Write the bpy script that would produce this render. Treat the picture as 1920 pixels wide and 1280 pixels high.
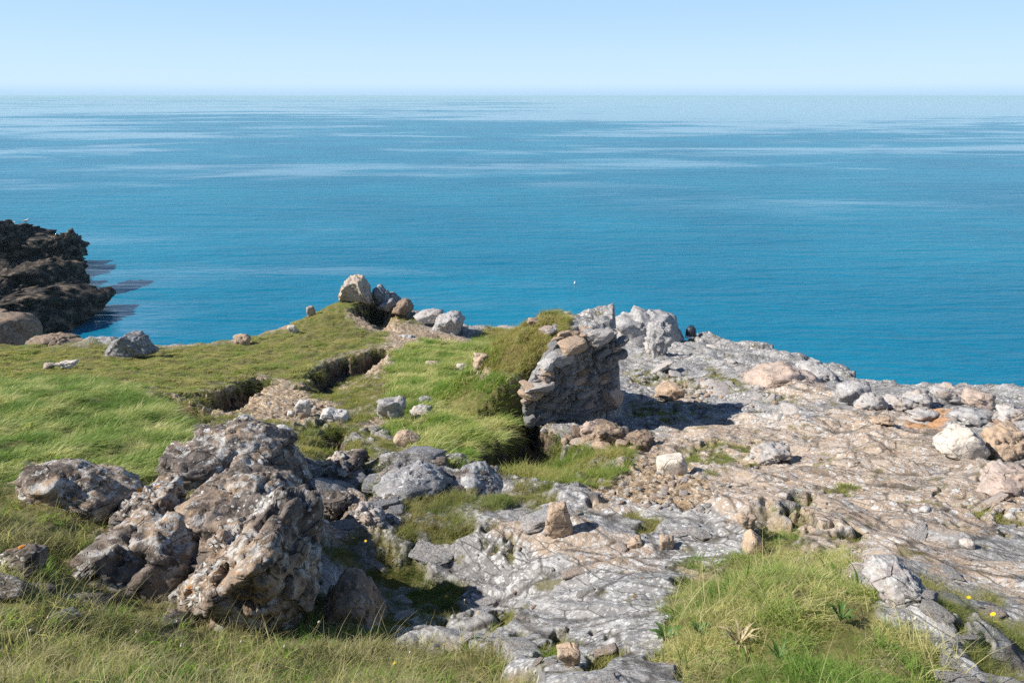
import bpy, bmesh, math, random
import numpy as np
from mathutils import Vector, Matrix, Euler

for _o in list(bpy.data.objects):
    bpy.data.objects.remove(_o)
scene = bpy.context.scene
COL = scene.collection
R = math.radians

# ------------------------------------------------------------------ camera
F = 1440.0                       # focal length in pixels of the 1920-wide photograph (27 mm equivalent)
PITCH = math.atan(460.0 / F)     # horizon sits 460 px above the centre
CZ = 15.0                        # eye height above the sea
cd = bpy.data.cameras.new('camera')
cam = bpy.data.objects.new('camera', cd)
COL.objects.link(cam)
cd.sensor_width = 36.0
cd.lens = 36.0 * F / 1920.0
cd.clip_start, cd.clip_end = 0.05, 60000.0
cam.location = (0, 0, CZ)
cam.rotation_euler = (R(90) - PITCH, 0, 0)
scene.camera = cam

# ------------------------------------------------------------------ sky, sun, exposure
SUN_EL, SUN_A = 38.0, -6.0       # the sun stands to the left
S = Vector((-math.cos(R(SUN_EL)) * math.cos(R(SUN_A)), math.cos(R(SUN_EL)) * math.sin(R(SUN_A)), math.sin(R(SUN_EL))))
W = bpy.data.worlds.new('World')
scene.world = W
W.use_nodes = True
wn = W.node_tree
sky = wn.nodes.new('ShaderNodeTexSky')
sky.sky_type = 'NISHITA'
sky.sun_disc = False
sky.sun_elevation = R(SUN_EL)
sky.sun_rotation = math.atan2(S.x, S.y)
sky.altitude = 0.0
sky.air_density = 0.62
sky.dust_density = 0.0
sky.ozone_density = 3.0
# low sea haze pales the sky towards the horizon, all the way round
_tc = wn.nodes.new('ShaderNodeTexCoord')
_sp = wn.nodes.new('ShaderNodeSeparateXYZ')
wn.links.new(_tc.outputs['Generated'], _sp.inputs[0])
def _wramp(a, b, lo, hi):
    m = wn.nodes.new('ShaderNodeMapRange')
    m.interpolation_type = 'SMOOTHSTEP'
    wn.links.new(_sp.outputs['Z'], m.inputs['Value'])
    for k, v in zip(('From Min', 'From Max', 'To Min', 'To Max'), (a, b, lo, hi)):
        m.inputs[k].default_value = v
    return m.outputs[0]
def _wmix(f, a, b):
    m = wn.nodes.new('ShaderNodeMix')
    m.data_type = 'RGBA'
    wn.links.new(f, m.inputs[0])
    wn.links.new(a, m.inputs[6])
    m.inputs[7].default_value = (*b, 1)
    return m.outputs[2]
_c = _wmix(_wramp(0.0, 0.62, 0.86, 0.0), sky.outputs[0], (3.25, 4.9, 6.55))
_c = _wmix(_wramp(0.0, 0.11, 0.75, 0.0), _c, (4.35, 5.65, 6.75))
_c = _wmix(_wramp(-0.001, 0.016, 0.7, 0.0), _c, (2.85, 4.4, 6.2))
wn.links.new(_c, wn.nodes['Background'].inputs[0])
wn.nodes['Background'].inputs[1].default_value = 0.092
sd_ = bpy.data.lights.new('sun', 'SUN')
sd_.energy = 4.3
sd_.angle = R(0.53)
sd_.color = (1.0, 0.95, 0.87)
sun = bpy.data.objects.new('sun', sd_)
COL.objects.link(sun)
sun.rotation_euler = S.to_track_quat('Z', 'Y').to_euler()
scene.view_settings.view_transform = 'Standard'
scene.view_settings.look = 'None'
scene.view_settings.gamma = 1.0
scene.view_settings.use_curve_mapping = False
scene.view_settings.exposure = 0.75
HAZE = 1.6e-4                    # sea haze, per metre
scene.render.engine = 'CYCLES'
scene.cycles.max_bounces = 6
scene.cycles.use_denoising = False
scene.cycles.denoiser = 'OPENIMAGEDENOISE'

# ------------------------------------------------------------------ helpers: noise
def _h(ix, iy, iz, seed):
    h = (ix.astype(np.int64) * 374761393 + iy.astype(np.int64) * 668265263 + iz.astype(np.int64) * 2147483647 + seed * 974634777) & 0xFFFFFFFF
    h = ((h ^ (h >> 13)) * 1274126177) & 0xFFFFFFFF
    h = ((h ^ (h >> 16)) * 2246822519) & 0xFFFFFFFF
    return h ^ (h >> 15)

def rnd(ix, iy, iz, seed):
    return (_h(ix, iy, iz, seed) & 0xFFFFFF).astype(np.float64) / 16777215.0

def noise2(x, y, seed=0):
    ix, iy = np.floor(x), np.floor(y)
    fx, fy = x - ix, y - iy
    ux, uy = fx * fx * fx * (fx * (fx * 6 - 15) + 10), fy * fy * fy * (fy * (fy * 6 - 15) + 10)
    z = np.zeros_like(ix)
    def g(a, b):
        an = rnd(ix + a, iy + b, z, seed) * 6.2831853
        return np.cos(an) * (fx - a) + np.sin(an) * (fy - b)
    n0 = g(0, 0) * (1 - ux) + g(1, 0) * ux
    n1 = g(0, 1) * (1 - ux) + g(1, 1) * ux
    return (n0 * (1 - uy) + n1 * uy) * 1.5

def fbm2(x, y, octv=4, seed=0, gain=0.5):
    a, s, f = 1.0, 0.0, 1.0
    for k in range(octv):
        s = s + a * noise2(x * f + 17.3 * k, y * f - 9.1 * k, seed + k)
        a *= gain
        f *= 2.03
    return s

def noise3(p, seed=0):
    i = np.floor(p)
    f = p - i
    u = f * f * f * (f * (f * 6 - 15) + 10)
    def g(a, b, c):
        h = _h(i[:, 0] + a, i[:, 1] + b, i[:, 2] + c, seed)
        gx = ((h & 255).astype(float) / 127.5 - 1)
        gy = (((h >> 8) & 255).astype(float) / 127.5 - 1)
        gz = (((h >> 16) & 255).astype(float) / 127.5 - 1)
        return gx * (f[:, 0] - a) + gy * (f[:, 1] - b) + gz * (f[:, 2] - c)
    def lx(b, c):
        return g(0, b, c) * (1 - u[:, 0]) + g(1, b, c) * u[:, 0]
    y0 = lx(0, 0) * (1 - u[:, 1]) + lx(1, 0) * u[:, 1]
    y1 = lx(0, 1) * (1 - u[:, 1]) + lx(1, 1) * u[:, 1]
    return y0 * (1 - u[:, 2]) + y1 * u[:, 2]

def fbm3(p, octv=4, seed=0, gain=0.5, ridged=False):
    a, s, f = 1.0, np.zeros(len(p)), 1.0
    for k in range(octv):
        n = noise3(p * f + 13.7 * k, seed + k)
        s += a * ((1 - 2 * np.abs(n)) - 0.5 if ridged else n)
        a *= gain
        f *= 2.07
    return s

def voro2(x, y, seed):
    """nearest jittered cell: F1, F2-F1, offset to it, three random numbers of it"""
    ix, iy = np.floor(x), np.floor(y)
    d1 = np.full(x.shape, 9.0)
    d2 = np.full(x.shape, 9.0)
    ox, oy = np.zeros_like(x), np.zeros_like(x)
    cx, cy = np.zeros_like(x), np.zeros_like(x)
    z = np.zeros_like(x)
    for a in (-1, 0, 1):
        for b in (-1, 0, 1):
            px = ix + a + rnd(ix + a, iy + b, z, seed)
            py = iy + b + rnd(ix + a, iy + b, z + 1, seed)
            dx, dy = x - px, y - py
            d = np.sqrt(dx * dx + dy * dy)
            m = d < d1
            d2 = np.where(m, d1, np.minimum(d2, d))
            ox, oy = np.where(m, dx, ox), np.where(m, dy, oy)
            cx, cy = np.where(m, ix + a, cx), np.where(m, iy + b, cy)
            d1 = np.where(m, d, d1)
    return d1, d2 - d1, ox, oy, rnd(cx, cy, z + 2, seed), rnd(cx, cy, z + 3, seed) - 0.5, rnd(cx, cy, z + 4, seed) - 0.5

def facets2(x, y, seed, jit=0.16):
    """continuous surface of flat triangular facets with random corner heights"""
    x, y = x + jit * noise2(x * 0.9, y * 0.9, seed + 50) * 1.6, y + jit * noise2(x * 0.9 + 31, y * 0.9, seed + 51) * 1.6
    k = (x + y) * 0.36603
    x, y = x + k, y + k
    ix, iy = np.floor(x), np.floor(y)
    fx, fy = x - ix, y - iy
    z = np.zeros_like(ix)
    h00, h11 = rnd(ix, iy, z, seed), rnd(ix + 1, iy + 1, z, seed)
    a = fx > fy
    hm = np.where(a, rnd(ix + 1, iy, z, seed), rnd(ix, iy + 1, z, seed))
    return np.where(a, h00 * (1 - fx) + hm * (fx - fy) + h11 * fy, h00 * (1 - fy) + hm * (fy - fx) + h11 * fx) - 0.5

def sstep(a, b, x):
    t = np.clip((x - a) / (b - a), 0, 1)
    return t * t * (3 - 2 * t)

def poly_sd(px, py, poly):
    """signed distance to a polygon, negative inside"""
    n = len(poly)
    d = np.full(px.shape, 1e18)
    ins = np.zeros(px.shape, bool)
    for i in range(n):
        ax, ay = poly[i]
        bx, by = poly[(i + 1) % n]
        ex, ey = bx - ax, by - ay
        t = np.clip(((px - ax) * ex + (py - ay) * ey) / (ex * ex + ey * ey + 1e-12), 0, 1)
        d = np.minimum(d, (px - ax - t * ex) ** 2 + (py - ay - t * ey) ** 2)
        c = (ay > py) != (by > py)
        if ey != 0:
            ins ^= c & (px < ex * (py - ay) / ey + ax)
    d = np.sqrt(d)
    return np.where(ins, -d, d)

def line_d(px, py, pts):
    d = np.full(px.shape, 1e18)
    for (ax, ay), (bx, by) in zip(pts[:-1], pts[1:]):
        ex, ey = bx - ax, by - ay
        t = np.clip(((px - ax) * ex + (py - ay) * ey) / (ex * ex + ey * ey + 1e-12), 0, 1)
        d = np.minimum(d, (px - ax - t * ex) ** 2 + (py - ay - t * ey) ** 2)
    return np.sqrt(d)

# ------------------------------------------------------------------ survey: a sighted direction and its distance give a point of the place
CP, SP = math.cos(PITCH), math.sin(PITCH)

def at(u, v, Y):
    xc, yc = (u - 960.0) / F, (640.0 - v) / F
    d = Y / (CP + yc * SP)
    return (xc * d, Y, CZ + d * (yc * CP - SP))

def sight(x, y, z):
    dz = z - CZ
    d = np.maximum(y * CP - dz * SP, 0.05)
    return 960 + F * x / d, 640 - F * (y * SP + dz * CP) / d

# ------------------------------------------------------------------ the land: surveyed heights, smoothed
CTRL = [(-500, 1280, 2.5), (0, 1280, 2.9), (400, 1280, 3.2), (700, 1280, 3.4), (960, 1280, 3.6), (1440, 1280, 2.8), (1920, 1280, 2.9), (2400, 1280, 3.0),
        (0, 1150, 3.8), (320, 1180, 4.4), (430, 1215, 4.2), (560, 1225, 4.3), (640, 1215, 4.6), (720, 1195, 5.0), (960, 1150, 5.2), (1250, 1170, 4.2), (1460, 1110, 3.9), (1700, 1150, 3.8), (1920, 1150, 4.2), (850, 1085, 6.3), (680, 1060, 6.3),
        (-400, 1000, 4.8), (0, 1000, 5.3), (250, 1000, 6.1), (680, 1000, 6.7), (960, 1000, 6.6), (1300, 1000, 6.1), (1600, 1000, 5.9), (1920, 1000, 6.3), (2500, 1000, 6),
        (0, 900, 6.8), (300, 900, 7.2), (650, 900, 8.5), (960, 900, 8.9), (1250, 900, 9.0), (1600, 900, 8.6), (1920, 900, 8.8),
        (-500, 800, 10), (0, 800, 10.3), (300, 800, 11.0), (600, 800, 12.3), (880, 800, 12.6), (1200, 800, 13.9), (1500, 800, 13.0), (1800, 822, 11.8), (1920, 805, 12.3), (2400, 850, 11),
        (0, 740, 14), (300, 745, 14.3), (600, 740, 16.6), (800, 740, 15.8), (1250, 745, 18.0), (1450, 750, 16.6), (1700, 760, 15.4), (1920, 758, 15.2),
        (-500, 700, 18), (0, 700, 18), (300, 700, 18.5), (600, 700, 19.8), (800, 700, 19), (1200, 700, 21.5), (1400, 700, 20.5), (1570, 712, 19.5),
        (-500, 650, 23.5), (0, 655, 23.5), (200, 655, 24), (450, 650, 24.5), (700, 650, 24), (880, 660, 23.5), (1200, 665, 25), (1400, 660, 24.5),
        (600, 622, 26.5), (700, 612, 28), (850, 640, 26.5), (940, 632, 29), (1150, 645, 28), (1290, 640, 27.5),
        (650, 570, 30.5), (600, 590, 30), (760, 590, 31), (850, 615, 29.5)]
cw = np.array([at(*c) for c in CTRL])

def _tps(r2):
    return r2 * np.log(r2 + 1e-9) * 0.5
_n = len(cw)
_K = np.zeros((_n + 3, _n + 3))
_K[:_n, :_n] = _tps((cw[:, None, 0] - cw[None, :, 0]) ** 2 + (cw[:, None, 1] - cw[None, :, 1]) ** 2) + np.eye(_n) * 0.08
_K[:_n, _n] = 1
_K[:_n, _n + 1:] = cw[:, :2]
_K[_n:, :_n] = _K[:_n, _n:].T
_w = np.linalg.solve(_K, np.concatenate([cw[:, 2], [0, 0, 0]]))

COAST = [at(*c)[:2] for c in [(0, 646, 25), (190, 652, 25), (290, 661, 25.3), (430, 642, 26.4), (530, 622, 28.3), (570, 590, 30), (630, 555, 31.8), (685, 545, 33.2),
                              (760, 575, 33), (860, 600, 31.5), (885, 628, 31), (960, 618, 31.5), (1080, 620, 31), (1200, 620, 30), (1295, 632, 29), (1400, 652, 26.8), (1500, 675, 24.6),
                              (1570, 702, 22.3), (1640, 730, 20.2), (1720, 737, 19.2), (1800, 738, 18.6), (1880, 748, 17.9), (1930, 754, 17.5), (2300, 830, 15)]]
LAND = [(-45, 25.0)] + COAST + [(24, 5), (24, -14), (-45, -14)]

def base_z(x, y):
    sh = x.shape
    x, y = x.ravel(), y.ravel()
    z = _w[_n] + _w[_n + 1] * x + _w[_n + 2] * y
    for i in range(_n):
        z = z + _w[i] * _tps((x - cw[i, 0]) ** 2 + (y - cw[i, 1]) ** 2)
    j = fbm2(x * 0.7, y * 0.7, 3, 91) * 0.35
    s = poly_sd(x, y, LAND) + j
    e = np.maximum(s, 0)
    z = z - 13 * (1 - np.exp(-e / 2.2)) - 0.25 * sstep(-0.5, 0.0, s)
    z = np.maximum(z, -2.5)
    return z.reshape(sh)

NX, NY = 1100, 1020
Sx = np.linspace(-0.98, 0.98, NX)
YN = np.concatenate([np.linspace(-6, 0.8, 14)[:-1], np.exp(np.linspace(math.log(0.8), math.log(38.5), NY - 13))])
GY = np.repeat(YN[:, None], NX, 1)
GX = Sx[None, :] * (np.maximum(GY, 0.8) + 1.5)
BZ = base_z(GX, GY)
LY0, LY1 = math.log(0.8), math.log(38.5)

def lookup(A, x, y):
    fy = 13 + (np.log(np.clip(y, 0.801, 38.49)) - LY0) / (LY1 - LY0) * (NY - 14)
    fx = (x / (np.maximum(y, 0.8) + 1.5) + 0.98) / 1.96 * (NX - 1)
    fx = np.clip(fx, 0, NX - 1.001)
    fy = np.clip(fy, 0, NY - 1.001)
    i, j = fy.astype(int), fx.astype(int)
    a, b = fy - i, fx - j
    return (A[i, j] * (1 - b) + A[i, j + 1] * b) * (1 - a) + (A[i + 1, j] * (1 - b) + A[i + 1, j + 1] * b) * a

MY = np.exp(np.linspace(math.log(1.2), math.log(37), 1500))
def hit(u, v, A):
    """where the sight line meets the height field A"""
    xc, yc = (u - 960.0) / F, (640.0 - v) / F
    d = MY / (CP + yc * SP)
    z = CZ + d * (yc * CP - SP)
    g = lookup(A, xc * d, MY)
    k = np.argmax(z < g)
    if not (z < g).any():
        k = int(np.argmin(z - g))
    return float(xc * d[k]), float(MY[k]), float(g[k])

def wpoly(pix, A):
    return [hit(u, v, A)[:2] for u, v in pix]

# ---- hollows under the turf banks: (outline, sharp edge, depth)
Z = BZ.copy()
hol = np.zeros(GX.shape)
rag = fbm2(GX * 1.8, GY * 1.8, 5, 5, 0.62) * 0.26
HOLLOWS = [
    ([(330, 744), (385, 735), (440, 716), (475, 706), (505, 712), (515, 730), (505, 765), (450, 785), (390, 780), (340, 762)], [(330, 744), (385, 735), (440, 716), (475, 706), (505, 712)], 0.5),
    ([(560, 728), (575, 700), (600, 685), (640, 672), (690, 655), (735, 655), (745, 690), (720, 712), (650, 735), (590, 745)], [(560, 728), (575, 700), (600, 685), (640, 672), (690, 655), (735, 655)], 0.55),
    ([(285, 742), (300, 762), (330, 785), (352, 800), (400, 795), (420, 775), (380, 760), (330, 748)], [(285, 742), (300, 762), (330, 785), (352, 800)], 0.5),
    ([(982, 762), (985, 795), (960, 812), (930, 828), (900, 850), (868, 868), (900, 885), (1000, 900), (1085, 915), (1170, 880), (1150, 835), (1060, 815), (1020, 800)], [(982, 762), (985, 795), (960, 812), (930, 828), (900, 850), (868, 868)], 0.55),
    ([(1078, 895), (1100, 888), (1118, 905), (1105, 930), (1082, 925)], [(1078, 895), (1082, 925)], 0.25),
    ([(650, 596), (668, 578), (690, 560), (720, 562), (770, 598), (745, 622), (700, 620), (668, 608)], [(650, 596), (668, 578), (690, 560), (720, 562)], 0.9),
    ([(560, 820), (640, 800), (700, 850), (690, 885), (600, 870)], [(560, 820), (640, 800)], 0.3),
    ([(575, 925), (700, 900), (720, 940), (650, 965), (590, 960)], [(575, 925), (700, 900)], 0.25),
]
for pix, edge, dep in HOLLOWS:
    P = wpoly(pix, BZ)
    E = wpoly(edge, BZ)
    x0, x1 = min(p[0] for p in P) - 1, max(p[0] for p in P) + 1
    y0, y1 = min(p[1] for p in P) - 1, max(p[1] for p in P) + 1
    m = (GX > x0) & (GX < x1) & (GY > y0) & (GY < y1)
    xx, yy = GX[m], GY[m]
    s = poly_sd(xx, yy, P) + rag[m]
    de = line_d(xx, yy, E)
    ins = -s
    k = np.where(de < 0.9, sstep(-0.05, 0.34, ins), sstep(0.0, 0.9, ins))
    Z[m] -= dep * k * (1 - 0.45 * sstep(0.5, 1.6, de))
    hol[m] = np.maximum(hol[m], k * (1 - sstep(0.35, 0.8, de)))

# ---- banked earth behind and beside the ruined wall
WF = 13.25
def mound(x, y):
    t = 15 - 4.24 - 0.42 * np.maximum(1.0 - x, 0) - 0.14 * np.maximum(1.0 - x, 0) ** 2
    t = t - 0.9 * np.maximum(y - 15.3, 0) - 0.22 * np.maximum(14.5 - y, 0) * np.clip((1.2 - x) / 0.4, 0, 1)
    front = WF + 0.30 + 0.42 * (x - 0.2)
    t = t - 9.0 * np.maximum(front - y, 0) - 9.0 * np.maximum(x - 1.80 - 0.15 * (y - WF), 0)
    return t
mz = mound(GX, GY) + fbm2(GX * 1.6, GY * 1.6, 3, 44) * 0.12
near = (np.abs(GX) < 5) & (GY > 11) & (GY < 22)
Z = np.where(near, np.maximum(Z, mz), Z)
Z = np.where(near & (np.abs(Z - mz) < 0.15), Z + 0.02, Z)

# ---- bulges: (centre sight, radius, height)
for u, v, rr, hh in [(1470, 1150, 0.75, 0.16), (820, 1000, 0.55, 0.13), (870, 745, 1.3, 0.22), (90, 770, 2.2, 0.25), (640, 600, 1.6, 0.35), (1700, 1130, 0.35, 0.16),
                     (1630, 1085, 0.25, 0.14), (1770, 1210, 0.3, 0.14), (860, 905, 0.7, 0.18), (740, 890, 0.7, 0.16), (190, 650, 0.9, 0.25), (1450, 720, 1.4, 0.15)]:
    px, py, pz = hit(u, v, BZ)
    Z += hh * np.exp(-((GX - px) ** 2 + (GY - py) ** 2) / (rr * rr))

# ------------------------------------------------------------------ what covers the ground, as sighted from the survey point
U, V = sight(GX, GY, Z)
_wu = fbm2(GX * 1.7, GY * 1.7, 4, 11)
_wv = fbm2(GX * 1.7, GY * 1.7, 4, 29)
_sc = np.clip(40.0 / np.maximum(GY, 2.5) * 4.0, 6, 30)
UW, VW = U + _wu * _sc * 1.6, V + _wv * _sc
INB = (GY > 0.8)

def cover(polys, soft=8.0):
    out = np.zeros(GX.shape)
    for poly in polys:
        xs, ys = [p[0] for p in poly], [p[1] for p in poly]
        m = INB & (UW > min(xs) - 60) & (UW < max(xs) + 60) & (VW > min(ys) - 60) & (VW < max(ys) + 60)
        if m.any():
            s = poly_sd(UW[m], VW[m], poly)
            out[m] = np.maximum(out[m], 1 - sstep(-soft, soft, s))
    return out

TURF = [[(-600, 630), (0, 640), (190, 645), (300, 655), (440, 638), (540, 615), (575, 580), (640, 545), (690, 550), (700, 565), (655, 580), (650, 600), (670, 612), (722, 615), (738, 640), (700, 650), (640, 668), (590, 688), (565, 718), (500, 708), (440, 716), (340, 742), (270, 730), (0, 718), (-600, 720)]]
LUSH = [[(-600, 720), (0, 716), (130, 708), (270, 730), (290, 755), (310, 775), (352, 800), (345, 835), (300, 880), (250, 905), (190, 880), (60, 862), (30, 900), (-600, 900)]]
TERRACE = [[(352, 800), (360, 775), (420, 780), (470, 790), (500, 795), (560, 800), (650, 745), (720, 695), (745, 690), (730, 740), (705, 790), (640, 800), (700, 850), (720, 885), (640, 880), (560, 860), (520, 820), (430, 790)],
           [(570, 740), (640, 730), (700, 700), (720, 720), (700, 780), (600, 775)]]
TUSSOCK = [[(722, 700), (740, 660), (790, 640), (860, 650), (900, 632), (930, 660), (940, 700), (975, 740), (985, 765), (985, 795), (930, 828), (868, 868), (800, 862), (760, 845), (715, 800), (735, 745)]]
MOUND = [[(880, 650), (920, 618), (1000, 586), (1060, 582), (1062, 630), (1045, 660), (1030, 712), (960, 708), (900, 690)]]
GULLY = [[(940, 880), (990, 850), (1030, 838), (1090, 835), (1170, 842), (1172, 890), (1120, 922), (1080, 925), (1000, 908), (955, 900)]]
HUMMOCK = [[(735, 990), (790, 940), (860, 918), (960, 915), (1030, 925), (1020, 950), (930, 955), (895, 1005), (830, 1045), (745, 1025)]]
SHADED = [[(590, 1000), (650, 995), (720, 1010), (800, 1050), (880, 1100), (850, 1190), (720, 1190), (690, 1080), (600, 1070)]]  # outline follows the boulder's cast shadow; grass here gets darker colours
LEFTFG = [[(-500, 880), (30, 895), (60, 920), (120, 950), (200, 930), (240, 960), (260, 1010), (270, 1060), (290, 1090), (340, 1100), (370, 1120), (420, 1180), (560, 1190), (600, 1190), (720, 1190), (790, 1225), (900, 1235), (990, 1275), (1010, 1500), (-500, 1500)],
          [(250, 905), (360, 905), (400, 920), (330, 945), (270, 935)], [(200, 1090), (340, 1110), (420, 1120), (600, 1125), (735, 1195), (600, 1215), (300, 1215)]]
RIGHTFG = [[(1235, 1160), (1250, 1110), (1290, 1080), (1360, 1065), (1400, 1045), (1420, 995), (1450, 980), (1490, 990), (1510, 1040), (1590, 1065), (1640, 1100), (1665, 1150), (1720, 1190), (1770, 1260), (1790, 1500), (1290, 1500), (1270, 1260)]]
CORNER = [[(1800, 1250), (1790, 1180), (1720, 1120), (1760, 1110), (1860, 1140), (1900, 1180), (2400, 1180), (2400, 1500), (1850, 1500)]]
BITS = [[(1175, 760), (1240, 755), (1300, 775), (1270, 795), (1180, 790)], [(1170, 695), (1230, 700), (1330, 725), (1300, 740), (1180, 720)],
        [(1540, 912), (1620, 915), (1600, 940), (1545, 935)], [(1370, 830), (1430, 825), (1420, 860), (1380, 855)], [(1390, 868), (1450, 862), (1440, 880), (1400, 882)],
        [(1830, 890), (1900, 890), (1900, 930), (1830, 940)], [(1760, 930), (1830, 960), (1830, 990), (1770, 980)], [(1850, 850), (1880, 855), (1870, 895), (1855, 880)],
        [(1480, 965), (1540, 960), (1560, 1010), (1500, 1010)], [(1570, 990), (1600, 1000), (1620, 1045), (1585, 1040)], [(1850, 960), (1920, 980), (1920, 1010), (1860, 1000)],
        [(640, 800), (700, 810), (760, 850), (720, 860)], [(1180, 980), (1215, 970), (1220, 1010), (1185, 1015)], [(870, 1160), (950, 1160), (960, 1195), (880, 1200)],
        [(1000, 1180), (1040, 1170), (1050, 1230), (1000, 1250)], [(900, 1010), (950, 1020), (940, 1060), (900, 1050)], [(1440, 735), (1500, 745), (1490, 765), (1430, 755)],
        [(1330, 690), (1400, 720), (1390, 735), (1320, 705)], [(885, 625), (925, 618), (920, 640), (890, 640)], [(690, 570), (760, 590), (800, 600), (790, 615), (730, 605)],
        [(1100, 1215), (1160, 1195), (1180, 1260), (1110, 1260)], [(1270, 842), (1370, 845), (1360, 880), (1270, 875)], [(570, 1000), (600, 990), (610, 1030), (575, 1040)]]
DIRT = [[(470, 760), (505, 725), (560, 735), (600, 750), (660, 770), (640, 800), (560, 795), (480, 785)],
        [(1100, 930), (1170, 880), (1230, 860), (1300, 880), (1350, 920), (1330, 960), (1260, 965), (1180, 950), (1110, 945)],
        [(690, 600), (730, 605), (790, 612), (800, 640), (740, 655), (720, 625)], [(850, 690), (940, 685), (940, 705), (860, 705)],
        [(330, 745), (440, 718), (510, 712), (515, 740), (400, 775)], [(985, 790), (930, 828), (868, 868), (900, 900), (1000, 850), (1050, 820)],
        [(650, 596), (690, 560), (730, 565), (770, 598), (745, 625), (690, 622)], [(282, 742), (352, 800), (400, 795), (340, 750)]]
WARM = [[(1170, 850), (1330, 790), (1500, 800), (1700, 760), (1760, 780), (1740, 830), (1920, 900), (1920, 1010), (1700, 1000), (1500, 930), (1450, 1000), (1300, 960), (1180, 950)],
        [(1390, 705), (1440, 690), (1530, 700), (1570, 765), (1480, 755)], [(1240, 730), (1290, 725), (1300, 760), (1250, 760)], [(560, 920), (720, 920), (700, 1000), (560, 1000)],
        [(1450, 1000), (1560, 930), (1700, 1000), (1920, 1060), (1920, 1130), (1700, 1080), (1560, 1060)], [(940, 1020), (1100, 1080), (1250, 1060), (1150, 1010), (1000, 960)]]
ORANGE = [[(1700, 770), (1770, 785), (1770, 812), (1700, 800)], [(1735, 775), (1765, 780), (1760, 795)], [(1850, 785), (1890, 790), (1895, 800), (1855, 800)]]
PALE = [[(1330, 740), (1440, 760), (1610, 770), (1620, 800), (1500, 810), (1380, 790)], [(1180, 960), (1420, 990), (1380, 1060), (1240, 1090), (1130, 1040)], [(1560, 940), (1700, 960), (1760, 1010), (1650, 1010)],
        [(880, 1000), (1120, 1080), (1230, 1180), (1180, 1280), (1000, 1250), (900, 1120)], [(1600, 1060), (1800, 1200), (1860, 1290), (1740, 1290), (1660, 1160)], [(1210, 1180), (1300, 1250), (1330, 1290), (1180, 1290)],
        [(700, 880), (820, 860), (960, 920), (820, 930), (700, 920)], [(1800, 1200), (1920, 1160), (1920, 1200), (1840, 1240)]]
DARK_AND_SHADE = [[(560, 850), (720, 820), (880, 870), (960, 930), (850, 960), (700, 990), (570, 990)], [(860, 770), (985, 760), (1080, 900), (1000, 920), (880, 900)]]  # dark rock band; then the shadowed gully bank, its shade put into colour

LIP = sstep(0.01, 0.06, hol) * (1 - sstep(0.35, 0.6, hol))
REG = {'turf': cover(TURF), 'lush': cover(LUSH), 'terrace': cover(TERRACE), 'tussock': cover(TUSSOCK), 'mound': cover(MOUND), 'gully': cover(GULLY),
       'hummock': cover(HUMMOCK), 'shaded': cover(SHADED, 12), 'left': cover(LEFTFG, 12), 'right': cover(RIGHTFG, 12), 'corner': cover(CORNER, 14), 'bits': cover(BITS, 7)}
dirt = cover(DIRT, 7)
dirt = np.maximum(dirt, sstep(0.1, 0.5, hol))
warm = cover(WARM, 30)
orange = cover(ORANGE, 6)
pale = cover(PALE, 25)
dark = np.maximum(cover(DARK_AND_SHADE, 25), sstep(0.05, 0.4, hol))  # hollow faces darkened too, shade put into the ground colour
bare = sstep(-0.62, -0.30, fbm2(GX * 2.4, GY * 2.4, 4, 78))
thin = sstep(-0.25, 0.25, fbm2(GX * 3.1, GY * 3.1, 4, 77) + 0.10)
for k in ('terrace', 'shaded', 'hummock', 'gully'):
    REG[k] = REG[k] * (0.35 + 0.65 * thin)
for k in ('left', 'right'):
    dirt = np.maximum(dirt, REG[k] * (1 - bare))
    REG[k] = REG[k] * (0.4 + 0.6 * bare)
REG['bits'] = REG['bits'] * thin
REG['corner'] = REG['corner'] * thin
for k in ('turf', 'terrace', 'tussock', 'lush', 'gully'):
    REG[k] = REG[k] * (1 - dirt)
grass = np.zeros(GX.shape)
for k in REG:
    grass = np.maximum(grass, REG[k])
REG['lip'] = LIP
land = poly_sd(GX, GY, LAND)
grass *= 1 - sstep(-0.15, 0.25, land)

EARTH = [[(-600, 640), (300, 655), (640, 560), (740, 600), (900, 640), (1000, 720), (995, 890), (870, 870), (730, 810), (560, 800), (350, 800), (250, 905), (-600, 900)]]
dirt = np.maximum(dirt, cover(EARTH, 10) * (1 - grass))
# ---- rock relief: tilted fractured blocks along the bedding, ledges, grit
st = math.atan2(-11.0, 8.3)
A_ = GX * math.cos(st) + GY * math.sin(st)
B_ = -GX * math.sin(st) + GY * math.cos(st)
wq = fbm2(GX * 0.35, GY * 0.35, 2, 61) * 0.45
A_, B_ = A_ + wq, B_ + fbm2(GX * 0.35 + 9, GY * 0.35, 2, 62) * 0.4
rel = np.zeros(GX.shape)
crk = np.zeros(GX.shape)
tone = np.zeros(GX.shape)
for (la, lb, hh, tl, sd) in ((2.3, 1.05, 0.15, 0.17, 101), (0.85, 0.36, 0.055, 0.12, 102), (0.30, 0.14, 0.016, 0.045, 103), (0.11, 0.06, 0.005, 0.012, 104)):
    d1, dd, ox, oy, r0, r1, r2 = voro2(A_ / la, B_ / lb, sd)
    ck = 1 - sstep(0.0, 0.09, dd)
    rel -= ck * hh * (0.12 if la > 0.5 else 0.2)
    crk = np.maximum(crk, ck * (0.9 if la > 0.5 else 0.5 if la > 0.2 else 0.2))
    tone += (r0 - 0.5) * (0.5 if la > 0.5 else 0.3)
for la, lb, am, sd in ((1.9, 0.95, 0.27, 201), (0.72, 0.34, 0.15, 202), (0.27, 0.14, 0.062, 203), (0.11, 0.065, 0.022, 204)):
    rel += am * facets2(A_ / la, B_ / lb, sd)
bf = B_ / 0.75 + fbm2(A_ * 0.35, B_ * 0.7, 3, 63) * 0.8
fr = bf - np.floor(bf)
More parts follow.
